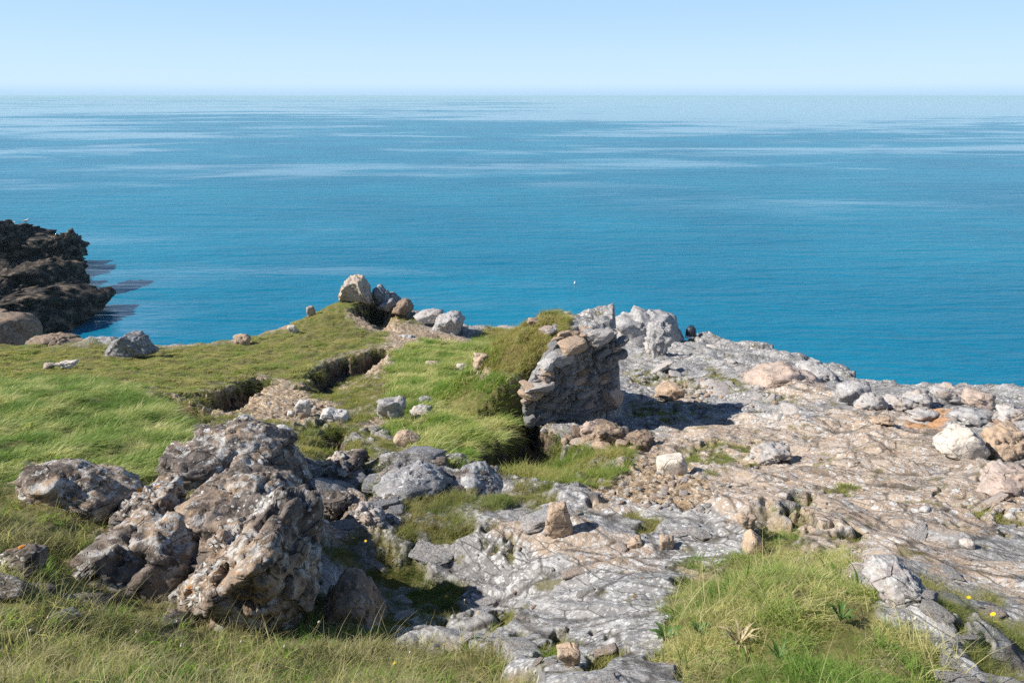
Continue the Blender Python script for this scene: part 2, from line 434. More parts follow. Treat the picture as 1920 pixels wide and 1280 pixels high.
rel += 0.04 * (np.where(fr < 0.72, fr / 0.72, (1 - fr) / 0.28) - 0.5)
rel += fbm2(GX * 1.1, GY * 1.1, 2, 64) * 0.05 + fbm2(GX * 13, GY * 13, 4, 65, 0.65) * 0.0085
grit = fbm2(GX * 6, GY * 6, 4, 66) * 0.03 + fbm2(GX * 25, GY * 25, 2, 67) * 0.008
Z = Z + fbm2(GX * 4.5, GY * 4.5, 4, 31, 0.6) * 0.09 * sstep(0.05, 0.5, hol)
lump = fbm2(GX * 1.3, GY * 1.3, 3, 68) * 0.07 + fbm2(GX * 5, GY * 5, 3, 69) * 0.022
far_damp = 1 - 0.0 * GY
fgd = 0.8 + 0.2 * sstep(5.0, 9.0, GY)
rockm = (1 - grass) * (1 - dirt)
coastk = 1 + 0.7 * sstep(-2.2, -0.3, land) * (GX > 2) 
Z = Z + rockm * (rel * fgd * coastk + 0.05) + dirt * (1 - grass) * grit * 1.6 + grass * lump
Z = np.where(near & (mz > BZ + 0.12), np.maximum(np.minimum(Z, mz + 0.12), mz - 0.12), Z)

def voro3(p, seed):
    i0 = np.floor(p)
    d1 = np.full(len(p), 9.0)
    d2 = np.full(len(p), 9.0)
    off = np.zeros_like(p)
    cell = np.zeros_like(p)
    for a in (-1, 0, 1):
        for b in (-1, 0, 1):
            for c in (-1, 0, 1):
                q = i0 + (a, b, c)
                j = np.stack([rnd(q[:, 0], q[:, 1], q[:, 2], seed + k) for k in range(3)], -1)
                o = p - q - j
                d = np.sqrt((o * o).sum(1))
                m = d < d1
                d2 = np.where(m, d1, np.minimum(d2, d))
                off[m] = o[m]
                cell[m] = q[m]
                d1 = np.where(m, d, d1)
    r = np.stack([rnd(cell[:, 0], cell[:, 1], cell[:, 2], seed + 5 + k) - 0.5 for k in range(4)], -1)
    return d2 - d1, off, r

def mesh_np(name, verts, faces_flat, nper, attrs=None, smooth=True):
    me = bpy.data.meshes.new(name)
    me.vertices.add(len(verts))
    me.vertices.foreach_set('co', np.asarray(verts, np.float32).ravel())
    nf = len(faces_flat) // nper
    me.loops.add(len(faces_flat))
    me.loops.foreach_set('vertex_index', np.asarray(faces_flat, np.int32))
    me.polygons.add(nf)
    me.polygons.foreach_set('loop_start', np.arange(0, nf * nper, nper, dtype=np.int32))
    me.polygons.foreach_set('use_smooth', np.full(nf, smooth))
    me.update(calc_edges=True)
    for k, a in (attrs or {}).items():
        at_ = me.attributes.new(k, 'FLOAT', 'POINT')
        at_.data.foreach_set('value', np.asarray(a, np.float32).ravel())
    return me

# ------------------------------------------------------------------ materials
class N:
    def __init__(self, name):
        self.m = bpy.data.materials.new(name)
        self.m.use_nodes = True
        self.t = self.m.node_tree
        self.t.nodes.clear()
        self.out = self.t.nodes.new('ShaderNodeOutputMaterial')
    def new(self, ty, **kw):
        n = self.t.nodes.new(ty)
        for k, v in kw.items():
            setattr(n, k, v)
        return n
    def put(self, sock, v):
        if hasattr(v, 'is_output') or isinstance(v, bpy.types.NodeSocket):
            self.t.links.new(v, sock)
        else:
            if isinstance(v, tuple) and len(v) == 3 and sock.type == 'RGBA':
                v = (*v, 1.0)
            sock.default_value = v
    def noise(self, vec, scale, detail=6, rough=0.55, lac=2.0, dist=0.0):
        n = self.new('ShaderNodeTexNoise')
        self.put(n.inputs['Vector'], vec)
        for k, v in (('Scale', scale), ('Detail', detail), ('Roughness', rough), ('Lacunarity', lac), ('Distortion', dist)):
            n.inputs[k].default_value = v
        return n.outputs['Fac']
    def voro(self, vec, scale, feature='F1', out='Distance', rand=1.0):
        n = self.new('ShaderNodeTexVoronoi', feature=feature)
        self.put(n.inputs['Vector'], vec)
        n.inputs['Scale'].default_value = scale
        n.inputs['Randomness'].default_value = rand
        return n.outputs[out]
    def ramp(self, fac, a, b, lo=0.0, hi=1.0):
        n = self.new('ShaderNodeMapRange', interpolation_type='SMOOTHSTEP')
        self.put(n.inputs['Value'], fac)
        n.inputs['From Min'].default_value, n.inputs['From Max'].default_value = a, b
        n.inputs['To Min'].default_value, n.inputs['To Max'].default_value = lo, hi
        return n.outputs[0]
    def math(self, op, a, b=0.0, c=None):
        n = self.new('ShaderNodeMath', operation=op)
        self.put(n.inputs[0], a)
        self.put(n.inputs[1], b)
        if c is not None:
            self.put(n.inputs[2], c)
        return n.outputs[0]
    def mul(self, a, b):
        return self.math('MULTIPLY', a, b)
    def mix(self, f, a, b, blend='MIX'):
        n = self.new('ShaderNodeMix', data_type='RGBA', blend_type=blend)
        self.put(n.inputs[0], f)
        self.put(n.inputs[6], a)
        self.put(n.inputs[7], b)
        return n.outputs[2]
    def attr(self, name, ty='GEOMETRY'):
        n = self.new('ShaderNodeAttribute', attribute_name=name, attribute_type=ty)
        return n.outputs['Fac']
    def bump(self, h, strength, dist, prev=None):
        n = self.new('ShaderNodeBump')
        self.put(n.inputs['Height'], h)
        n.inputs['Strength'].default_value = strength
        n.inputs['Distance'].default_value = dist
        if prev is not None:
            self.put(n.inputs['Normal'], prev)
        return n.outputs[0]
    def scalevec(self, vec, s):
        n = self.new('ShaderNodeVectorMath', operation='MULTIPLY')
        self.put(n.inputs[0], vec)
        n.inputs[1].default_value = s
        return n.outputs[0]
    def pbr(self, col, rough=0.9, spec=0.2, normal=None):
        p = self.new('ShaderNodeBsdfPrincipled')
        self.put(p.inputs['Base Color'], col)
        self.put(p.inputs['Roughness'], rough)
        self.put(p.inputs['Specular IOR Level'], spec)
        if normal is not None:
            self.put(p.inputs['Normal'], normal)
        return p
    def done(self, sh):
        self.t.links.new(sh, self.out.inputs['Surface'])
        return self.m

def rock_mat(name, c1, c2, c3, white=0.5, orange=0.0, dark=0.3, sc=1.0, crack=0.5, bump=1.0):
    n = N(name)
    tc = n.new('ShaderNodeTexCoord').outputs['Object']
    oi = n.new('ShaderNodeObjectInfo')
    ad = n.new('ShaderNodeVectorMath', operation='MULTIPLY_ADD')
    n.put(ad.inputs[0], oi.outputs['Random'])
    ad.inputs[1].default_value = (37.0, 53.0, 71.0)
    n.put(ad.inputs[2], tc)
    v = ad.outputs[0]
    big = n.noise(v, 1.3 * sc, 6, 0.6)
    mid = n.noise(v, 5 * sc, 8, 0.62)
    fine = n.noise(v, 28 * sc, 6, 0.65)
    col = n.mix(n.ramp(big, 0.40, 0.62), c1, c2)
    col = n.mix(n.ramp(mid, 0.46, 0.66), col, c3)
    col = n.mix(n.ramp(fine, 0.30, 0.70, 0.0, 0.55), col, n.mix(1.0, col, (1.55, 1.5, 1.45), 'MULTIPLY'))
    if dark > 0:
        dk = n.mul(n.ramp(n.noise(v, 8 * sc, 7, 0.7), 0.60 - 0.16 * dark, 0.70 - 0.12 * dark), 0.75)
        col = n.mix(dk, col, (0.035, 0.03, 0.028))
    if crack > 0:
        ed = n.voro(n.scalevec(v, (1.0, 1.0, 1.9)), 4.2 * sc, 'DISTANCE_TO_EDGE')
        cr = n.mul(n.ramp(ed, 0.0, 0.035, 1.0, 0.0), n.ramp(n.noise(v, 3 * sc, 3), 0.42, 0.58))
        col = n.mix(n.mul(cr, crack), col, (0.03, 0.026, 0.022))
    if white > 0:
        w1 = n.ramp(n.noise(v, 11 * sc, 9, 0.74), 0.58 - 0.09 * white, 0.62 - 0.08 * white)
        w2 = n.ramp(n.noise(v, 2.6 * sc, 5, 0.6), 0.60 - 0.20 * white, 0.66 - 0.14 * white)
        col = n.mix(n.mul(n.mul(w1, w2), 0.7), col, (0.54, 0.54, 0.52))
    if white > 0:
        def rosettes(sc_, lo, hi):
            wv = n.new('ShaderNodeVectorMath', operation='ADD')
            nz = n.new('ShaderNodeTexNoise')
            n.put(nz.inputs['Vector'], v)
            nz.inputs['Scale'].default_value = sc_ * 2.5
            nz.inputs['Detail'].default_value = 4
            n.put(wv.inputs[0], v)
            n.put(wv.inputs[1], n.scalevec(nz.outputs['Color'], (0.55 / sc_,) * 3))
            vo = n.new('ShaderNodeTexVoronoi')
            n.put(vo.inputs['Vector'], wv.outputs[0])
            vo.inputs['Scale'].default_value = sc_
            se = n.new('ShaderNodeSeparateColor')
            n.put(se.inputs[0], vo.outputs['Color'])
            return n.math('LESS_THAN', vo.outputs['Distance'], n.ramp(se.outputs[0], lo, hi, 0.0, 0.5))
        ro = n.math('MAXIMUM', rosettes(15 * sc, 0.95 - 0.45 * white, 1.1), rosettes(32 * sc, 0.9 - 0.45 * white, 1.1))
        col = n.mix(n.mul(n.mul(ro, n.ramp(n.noise(v, 2.0 * sc, 5, 0.6), 0.44, 0.58, 0.04, 1.0)), 0.85), col, (0.62, 0.61, 0.58))
    if orange > 0:
        o1 = n.ramp(n.noise(v, 4.5 * sc, 6, 0.66), 0.70 - 0.10 * orange, 0.715 - 0.10 * orange)
        col = n.mix(n.mul(o1, 0.95), col, n.mix(n.noise(v, 40 * sc, 3), (0.62, 0.27, 0.02), (0.55, 0.16, 0.02)))
    b = n.math('ADD', n.mul(mid, 0.6), n.mul(fine, 0.35))
    if crack > 0:
        b = n.math('SUBTRACT', b, n.mul(cr, 0.25))
    return n.done(n.pbr(col, 0.92, 0.15, n.bump(b, 0.75 * bump, 0.06)).outputs[0])

M = {}
M['grey'] = rock_mat('weathered_grey_rock', (0.30, 0.295, 0.295), (0.37, 0.355, 0.35), (0.26, 0.24, 0.23), 0.6, 0.0, 0.15)
M['blue'] = rock_mat('blue_grey_rock', (0.20, 0.205, 0.22), (0.25, 0.25, 0.26), (0.21, 0.19, 0.175), 0.6, 0.05, 0.4, 1.0, 0.7, 1.2)
M['slab'] = rock_mat('near_slab_rock', (0.33, 0.32, 0.315), (0.38, 0.325, 0.295), (0.27, 0.255, 0.245), 0.95, 0.12, 0.25, 1.3, 0.6, 1.2)
M['slope'] = rock_mat('slope_rock', (0.46, 0.375, 0.315), (0.42, 0.37, 0.34), (0.40, 0.30, 0.23), 0.6, 0.0, 0.2, 1.2, 0.5, 1.2)
M['shore'] = rock_mat('shore_rock', (0.33, 0.32, 0.315), (0.39, 0.365, 0.345), (0.38, 0.31, 0.26), 0.45, 0.10, 0.10, 0.7)
M['pink'] = rock_mat('pinkish_rock', (0.42, 0.325, 0.265), (0.38, 0.31, 0.27), (0.32, 0.26, 0.22), 0.3, 0.0, 0.12, 0.8)
M['tan'] = rock_mat('tan_rock', (0.44, 0.32, 0.22), (0.39, 0.295, 0.22), (0.33, 0.26, 0.20), 0.25, 0.1, 0.1)
M['pale'] = rock_mat('pale_rock', (0.53, 0.48, 0.41), (0.47, 0.425, 0.375), (0.41, 0.365, 0.32), 0.3, 0.0, 0.05, 1.0, 0.4)
M['white'] = rock_mat('whitish_rock', (0.52, 0.50, 0.47), (0.46, 0.44, 0.42), (0.36, 0.35, 0.34), 0.4, 0.0, 0.1)
M['lichen'] = rock_mat('lichen_boulder', (0.125, 0.105, 0.092), (0.34, 0.25, 0.175), (0.20, 0.165, 0.14), 0.85, 0.5, 0.75, 0.75, 0.8, 1.4)
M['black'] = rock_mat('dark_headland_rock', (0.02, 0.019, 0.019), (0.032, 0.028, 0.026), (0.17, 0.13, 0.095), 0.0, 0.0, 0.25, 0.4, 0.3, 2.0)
M['wall'] = rock_mat('wall_stone', (0.20, 0.197, 0.20), (0.26, 0.25, 0.245), (0.17, 0.16, 0.155), 0.4, 0.0, 0.15, 1.3, 0.3)
M['peak'] = rock_mat('peak_rock', (0.44, 0.37, 0.29), (0.34, 0.31, 0.285), (0.32, 0.24, 0.165), 0.4, 0.1, 0.25, 1.2, 0.7)
M['brown'] = rock_mat('brown_rock', (0.23, 0.17, 0.125), (0.29, 0.215, 0.155), (0.17, 0.135, 0.105), 0.3, 0.3, 0.45)

def ground_mat():
    n = N('headland_ground')
    v = n.new('ShaderNodeTexCoord').outputs['Object']
    ga, di, wa, pa, da, orr = (n.attr(k) for k in ('grass', 'dirt', 'warm', 'pale', 'dark', 'orange'))
    ck, to = n.attr('crack'), n.attr('tone')
    big = n.noise(v, 0.9, 6, 0.6)
    mid = n.noise(v, 4.5, 8, 0.65)
    fine = n.noise(v, 22, 7, 0.68)
    # bedrock
    st_ = n.new('ShaderNodeMapping')
    st_.inputs['Rotation'].default_value = (0, 0, R(-52))
    st_.inputs['Scale'].default_value = (0.35, 1.6, 1.0)
    rot = n.new('ShaderNodeMapping')
    rot.inputs['Rotation'].default_value = (0, 0, R(53))
    n.put(rot.inputs['Vector'], v)
    sv = n.scalevec(rot.outputs[0], (0.30, 1.7, 1.0))
    strata = n.noise(sv, 3.2, 8, 0.68, 2.0, 0.4)
    grey = n.mix(n.ramp(mid, 0.38, 0.65), (0.25, 0.245, 0.245), (0.42, 0.405, 0.39))
    wrm = n.mix(n.ramp(strata, 0.38, 0.62), (0.41, 0.305, 0.22), (0.58, 0.465, 0.365))
    wrm = n.mix(n.ramp(n.noise(v, 2.2, 6, 0.7), 0.56, 0.68, 0, 0.8), wrm, (0.52, 0.33, 0.18))
    wsel = n.ramp(n.math('ADD', n.mul(wa, 1.05), n.math('ADD', n.mul(n.math('SUBTRACT', big, 0.5), 1.9), n.mul(to, 0.22))), 0.22, 0.62)
    rock = n.mix(wsel, grey, wrm)
    rock = n.mix(n.mul(n.ramp(to, -0.5, 0.6, 0.35, 0.0), 1.0), rock, (0.20, 0.175, 0.155))
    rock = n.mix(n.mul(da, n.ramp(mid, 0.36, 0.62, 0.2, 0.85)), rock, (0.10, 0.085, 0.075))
    rock = n.mix(n.ramp(n.noise(v, 9, 7, 0.72), 0.58, 0.68, 0, 0.7), rock, (0.09, 0.08, 0.07))
    # white crusts
    w1 = n.ramp(n.noise(sv, 6.5, 8, 0.72), 0.50, 0.60)
    w2 = n.ramp(n.math('ADD', n.mul(pa, 0.13), n.noise(v, 1.4, 5, 0.6)), 0.50, 0.68)
    rock = n.mix(n.mul(n.mul(w1, w2), 0.72), rock, (0.60, 0.59, 0.575))
    def rosettes(sc, lo, hi):
        wv = n.new('ShaderNodeVectorMath', operation='ADD')
        nz = n.new('ShaderNodeTexNoise')
        n.put(nz.inputs['Vector'], v)
        nz.inputs['Scale'].default_value = sc * 2.5
        nz.inputs['Detail'].default_value = 4
        n.put(wv.inputs[0], v)
        n.put(wv.inputs[1], n.scalevec(nz.outputs['Color'], (0.55 / sc,) * 3))
        vo = n.new('ShaderNodeTexVoronoi')
        n.put(vo.inputs['Vector'], wv.outputs[0])
        vo.inputs['Scale'].default_value = sc
        se = n.new('ShaderNodeSeparateColor')
        n.put(se.inputs[0], vo.outputs['Color'])
        return n.math('LESS_THAN', vo.outputs['Distance'], n.ramp(se.outputs[0], lo, hi, 0.0, 0.55))
    sp = n.math('MAXIMUM', rosettes(13, 0.45, 1.0), rosettes(30, 0.35, 0.95))
    rock = n.mix(n.mul(n.mul(sp, n.ramp(big, 0.35, 0.6, 0.35, 1.0)), 0.92), rock, (0.62, 0.61, 0.59))
    dk2 = n.ramp(n.noise(sv, 11, 8, 0.75), 0.56, 0.64, 0, 0.45)
    rock = n.mix(dk2, rock, (0.13, 0.11, 0.10))
    ce = n.voro(sv, 5.0, 'DISTANCE_TO_EDGE')
    rock = n.mix(n.mul(n.ramp(ce, 0.0, 0.05, 0.8, 0.0), n.ramp(n.noise(v, 2.0, 3), 0.4, 0.55)), rock, (0.045, 0.04, 0.035))
    rock = n.mix(n.mul(orr, 0.75), rock, (0.50, 0.25, 0.10))
    ol = n.ramp(n.noise(v, 5.5, 5, 0.6), 0.715, 0.73)
    rock = n.mix(n.mul(ol, 0.8), rock, (0.55, 0.26, 0.03))
    # moss and thin turf in joints
    ms = n.mul(n.ramp(n.noise(v, 2.6, 6, 0.65), 0.58, 0.66), 0.75)
    rock = n.mix(ms, rock, n.mix(mid, (0.10, 0.095, 0.035), (0.20, 0.17, 0.06)))
    rock = n.mix(n.mul(n.ramp(ck, 0.3, 0.85), 0.62), rock, (0.055, 0.047, 0.04))
    # dirt with gravel
    gv = n.voro(v, 24, 'F1', 'Color')
    gx = n.new('ShaderNodeSeparateColor')
    n.put(gx.inputs[0], gv)
    soil = n.mix(n.ramp(n.noise(v, 7, 6, 0.7), 0.35, 0.65), (0.24, 0.165, 0.10), (0.46, 0.335, 0.215))
    soil = n.mix(n.ramp(gx.outputs[0], 0.62, 0.7, 0.0, 0.75), soil, (0.60, 0.51, 0.41))
    soil = n.mix(n.mul(da, 0.85), soil, n.mix(n.ramp(mid, 0.5, 0.65), (0.045, 0.034, 0.024), (0.15, 0.11, 0.08)))  # near-black soil stands in for shade on bank and hollow faces
    # thatch under the grass
    th = n.mix(n.ramp(n.noise(v, 6, 7, 0.7), 0.35, 0.65), (0.10, 0.10, 0.03), (0.22, 0.19, 0.08))
    col = n.mix(di, rock, soil)
    col = n.mix(ga, col, th)
    h = n.math('ADD', n.mul(mid, 0.5), n.mul(fine, 0.4))
    h = n.math('ADD', h, n.mul(strata, n.math('SUBTRACT', 0.8, n.mul(ga, 0.8))))
    h = n.math('ADD', h, n.mul(n.mul(gx.outputs[1], di), 0.5))
    return n.done(n.pbr(col, 0.93, 0.12, n.bump(h, 1.0, 0.075)).outputs[0])

def sea_mat():
    n = N('sea_water')
    v = n.new('ShaderNodeTexCoord').outputs['Object']
    vx = n.scalevec(v, (0.34, 1.0, 1.0))
    r1 = n.noise(vx, 1.1, 4, 0.6)
    r2 = n.noise(n.scalevec(v, (0.22, 1.0, 1.0)), 0.28, 4, 0.55, 2.0, 0.6)
    # wind slicks and cat's paws
    def sk(sx, sy, sc, d):  # noqa
        return n.noise(n.scalevec(v, (sx, sy, 1.0)), sc, 5, 0.58, 2.1, d)
    s1 = sk(0.55, 1.0, 0.0032, 1.8)
    s2 = sk(0.4, 1.0, 0.013, 1.5)
    s3 = sk(0.4, 1.0, 0.06, 1.0)
    s = n.math('ADD', n.mul(s1, 0.46), n.math('ADD', n.mul(s2, 0.33), n.mul(s3, 0.21)))
    sx_ = n.new('ShaderNodeSeparateXYZ')
    n.put(sx_.inputs[0], v)
    drift = n.math('ADD', n.ramp(sx_.outputs['Y'], 60.0, 900.0, 0.0, 0.085), n.ramp(sx_.outputs['X'], -150.0, 350.0, -0.03, 0.05))
    calm = n.ramp(n.math('ADD', s, drift), 0.475, 0.575)
    h = n.math('ADD', n.mul(r1, 0.7), n.mul(r2, 1.5))
    bp = n.new('ShaderNodeBump')
    n.put(bp.inputs['Height'], h)
    n.put(bp.inputs['Strength'], n.ramp(calm, 0.0, 1.0, 1.0, 0.35))
    bp.inputs['Distance'].default_value = 0.35
    col = n.mix(n.ramp(n.noise(v, 0.03, 4), 0.35, 0.65), (0.004, 0.148, 0.255), (0.006, 0.184, 0.296))
    p = n.pbr(col, 0.12, n.ramp(calm, 0.0, 1.0, 0.03, 0.30), bp.outputs[0])
    p.inputs['IOR'].default_value = 1.333
    n.put(p.inputs['Roughness'], n.ramp(calm, 0.0, 1.0, 0.20, 0.08))
    return n.done(p.outputs[0])

def grass_mat(name, cols, tr=0.35):
    n = N(name)
    t = n.attr('tint', 'INSTANCER')
    h = n.attr('along')
    j = n.attr('shade')
    cr = n.new('ShaderNodeValToRGB')
    e = cr.color_ramp.elements
    e[0].position, e[1].position = 0.0, 1.0
    e[0].color, e[1].color = (*cols[0], 1), (*cols[-1], 1)
    for i, c in enumerate(cols[1:-1]):
        q = e.new((i + 1) / (len(cols) - 1))
        q.color = (*c, 1)
    n.put(cr.inputs[0], n.math('ADD', t, n.mul(n.math('SUBTRACT', j, 0.5), 0.75)))
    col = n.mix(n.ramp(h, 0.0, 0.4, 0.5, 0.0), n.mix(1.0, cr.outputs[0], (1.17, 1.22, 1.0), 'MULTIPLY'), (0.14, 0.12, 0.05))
    p = n.pbr(col, 0.6, 0.25)
    tb = n.new('ShaderNodeBsdfTranslucent')
    n.put(tb.inputs['Color'], n.mix(1.0, col, (1.15, 1.25, 0.7), 'MULTIPLY'))
    ms = n.new('ShaderNodeMixShader')
    ms.inputs[0].default_value = tr
    n.t.links.new(p.outputs[0], ms.inputs[1])
    n.t.links.new(tb.outputs[0], ms.inputs[2])
    return n.done(ms.outputs[0])

def flat_mat(name, col, rough=0.6, var=0.2, sc=30):
    n = N(name)
    v = n.new('ShaderNodeTexCoord').outputs['Object']
    c = n.mix(n.noise(v, sc, 4), tuple(x * (1 - var) for x in col), tuple(min(1, x * (1 + var)) for x in col))
    return n.done(n.pbr(c, rough, 0.3).outputs[0])

def tag(o, label=None, cat=None, group=None, kind=None):
    if label: o['label'] = label
    if cat: o['category'] = cat
    if group: o['group'] = group
    if kind: o['kind'] = kind
    return o

def link(name, me, mat=None, parent=None):
    o = bpy.data.objects.new(name, me)
    COL.objects.link(o)
    if mat is not None and not me.materials:
        me.materials.append(mat)
    if parent is not None:
        o.parent = parent
    return o

# ------------------------------------------------------------------ ground and sea
idx = np.arange(NX * NY).reshape(NY, NX)
quads = np.stack([idx[:-1, :-1], idx[:-1, 1:], idx[1:, 1:], idx[1:, :-1]], -1)
zq = np.maximum(np.maximum(Z[:-1, :-1], Z[1:, 1:]), np.maximum(Z[:-1, 1:], Z[1:, :-1]))
quads = quads[zq > -2.0].reshape(-1)
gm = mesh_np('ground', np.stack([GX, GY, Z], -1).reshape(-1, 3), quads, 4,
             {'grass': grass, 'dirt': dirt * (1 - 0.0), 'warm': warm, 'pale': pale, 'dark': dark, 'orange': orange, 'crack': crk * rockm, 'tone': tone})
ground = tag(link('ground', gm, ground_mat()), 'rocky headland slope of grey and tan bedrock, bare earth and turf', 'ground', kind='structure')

bm = bmesh.new()
bmesh.ops.create_circle(bm, cap_ends=True, cap_tris=True, segments=128, radius=16000)
sm = bpy.data.meshes.new('sea')
bm.to_mesh(sm)
bm.free()
sea = tag(link('sea', sm, sea_mat()), 'calm blue sea with pale wind slicks out to the horizon', 'sea', kind='structure')

# ------------------------------------------------------------------ rocks
_ico = {}
def ico(k):
    if k not in _ico:
        b = bmesh.new()
        bmesh.ops.create_icosphere(b, subdivisions=k, radius=1.0)
        b.verts.ensure_lookup_table()
        vs = np.array([v.co[:] for v in b.verts])
        vs /= np.linalg.norm(vs, axis=1)[:, None]
        fs = np.array([[v.index for v in f.verts] for f in b.faces], np.int32)
        b.free()
        _ico[k] = (vs, fs)
    return _ico[k]

def facet_radius(d, seed, n=16, p=14, lo=0.72):
    rs = np.random.RandomState(seed)
    nn = rs.normal(size=(n, 3))
    nn /= np.linalg.norm(nn, axis=1)[:, None]
    nn = np.concatenate([nn, np.eye(3), -np.eye(3)])
    hh = np.concatenate([rs.uniform(lo, 1.05, n), rs.uniform(0.8, 1.0, 6)])
    q = np.maximum(d @ nn.T, 0) / hh
    return 1.0 / (np.sum(q ** p, axis=1) ** (1.0 / p) + 1e-9)

def roughen(P, seed, size, amt, strata=0.0, tilt=(0.35, 0.2, 1.0), jag=1.0):
    c = P.mean(0)
    d = P - c
    dn = d / (np.linalg.norm(d, axis=1)[:, None] + 1e-9)
    q = P / size
    n = fbm3(q * 1.5, 3, seed, 0.5) * 0.16 + fbm3(q * 5.5, 4, seed + 20, 0.55, True) * 0.035 + fbm3(q * 15, 3, seed + 40, 0.6) * 0.022
    tq = np.array(tilt) / np.linalg.norm(tilt)
    qs = q + (q @ tq)[:, None] * tq * 0.7 + (fbm3(q * 1.2, 2, seed + 80) * 0.35)[:, None]
    for sc_, am in ((1.15, 0.22), (3.0, 0.07 * jag), (8.0, 0.022 * jag)):
        ed, of, rr = voro3(qs * sc_, seed + 90)
        n += am * (rr[:, 0] * 0.9 + (of * rr[:, 1:]).sum(1) * 2.2) - am * 0.35 * (1 - sstep(0.0, 0.10, ed))
    if strata:
        t = np.array(tilt) / np.linalg.norm(tilt)
        s = (q @ t) * 6 + fbm3(q * 1.5, 3, seed + 60) * 1.2
        f = s - np.floor(s)
        n += strata * 0.07 * (np.where(f < 0.8, f / 0.8, (1 - f) / 0.2) - 0.5)
    return P + dn * (n * amt * size)[:, None]

_variants = {}
def loose_mesh(kind, k, sub=3):
    key = (kind, k, sub)
    if key not in _variants:
        vs, fs = ico(sub)
        P = vs * facet_radius(vs, 900 + k, 9, 18, 0.62)[:, None]
        P = roughen(P, 300 + k, 1.0, 0.35, 0.4)
        me = mesh_np('loose_rock', P, fs.reshape(-1), 3, smooth=False)
        me.materials.append(M[kind])
        _variants[key] = me
    return _variants[key]

def rock(name, u, v, wpx, hpx, kind, label, cat='rock', group=None, dep=0.9, seed=1, sub=None, amt=0.8, sink=0.18, rz=0.0, strata=0.6, tilt=(0, 0), n=12):
    """a rock whose foot is sighted at (u, v); its size follows from that distance"""
    x, y, z = hit(u, v, Z)
    d = y * CP - (z - CZ) * SP
    k = d / F
    w, h = wpx * k, hpx * k / math.cos(PITCH + math.atan((v - 640) / F)) * 0.92
    if sub is None:
        sub = 6 if wpx > 260 else 5 if wpx > 70 else 4 if wpx > 26 else 3
    vs, fs = ico(sub)
    P = vs * facet_radius(vs, seed, n, 16, 0.68)[:, None]
    P = P * np.array([w, w * dep, h * (1 + sink)]) * 0.5
    P = roughen(P, seed, max(w, h) * 0.5, amt, strata)
    lo, hi = P.min(0), P.max(0)
    P = P * np.array([w / (hi[0] - lo[0]), 1, h * (1 + sink) / (hi[2] - lo[2])])
    mt = Matrix.Rotation(rz, 3, 'Z') @ Matrix.Rotation(tilt[0], 3, 'X') @ Matrix.Rotation(tilt[1], 3, 'Y')
    P = P @ np.array(mt).T
    P[:, 2] -= P[:, 2].min() + h * sink
    me = mesh_np(name, P, fs.reshape(-1), 3)
    o = link(name, me, M[kind])
    o.location = (x, y + w * dep * 0.35, z)
    return tag(o, label, cat, group)

def outline_rock(name, pix, Y, depth, kind, label, seed=1, sub=5, amt=0.6, cat='rock', strata=0.6, power=0.55, back=0.5, group=None, tilt=(0.35, 0.2, 1.0), facets=0.5, jag=1.0):
    """a rock with a given profile standing at distance Y, with its own depth"""
    pts = np.array([at(u, v, Y) for u, v in pix])[:, [0, 2]]
    c = (pts.min(0) + pts.max(0)) * 0.5
    q = pts - c
    vs, fs = ico(sub)
    ph = np.arctan2(vs[:, 2], vs[:, 0])
    lat = np.sqrt(vs[:, 0] ** 2 + vs[:, 2] ** 2)
    dx, dz = np.cos(ph), np.sin(ph)
    rad = np.zeros(len(vs))
    for i in range(len(q)):
        a, b = q[i], q[(i + 1) % len(q)]
        ex, ez = b - a
        det = dx * ez - dz * ex
        det = np.where(np.abs(det) < 1e-9, 1e-9, det)
        t = (a[0] * ez - a[1] * ex) / det
        w = (a[0] * dz - a[1] * dx) / det
        ok = (t > 0) & (w >= -1e-6) & (w <= 1 + 1e-6)
        rad = np.where(ok, np.maximum(rad, t), rad)
    m = lat ** power
    fr_ = facet_radius(vs, seed + 7, 14, 12, 0.7)
    fr_ = 1 + (fr_ / fr_.mean() - 1) * facets
    P = np.stack([dx * rad * m, vs[:, 1] * depth * 0.5 * fr_ ** 1.5, dz * rad * m * (1 + (fr_ - 1) * 0.4)], -1)
    size = float(np.sqrt(np.ptp(q[:, 0]) * np.ptp(q[:, 1]))) * 0.5
    P = roughen(P, seed, size, amt, strata, tilt, jag)
    lo, hi = P.min(0), P.max(0)
    ql, qh = q.min(0), q.max(0)
    for ax, qa in ((0, 0), (2, 1)):
        P[:, ax] = ql[qa] + (P[:, ax] - lo[ax]) * (qh[qa] - ql[qa]) / (hi[ax] - lo[ax])
    me = mesh_np(name, P, fs.reshape(-1), 3)
    o = link(name, me, M[kind])
    o.location = (c[0], Y + depth * (back - 0.5), c[1])
    return tag(o, label, cat, group)

def outline_on(name, pix, depth, *a, base=None, **kw):
    u, v = base or (sum(p[0] for p in pix) / len(pix), max(p[1] for p in pix))
    return outline_rock(name, pix, hit(u, v - 2, Z)[1] + depth * 0.3, depth, *a, **kw)

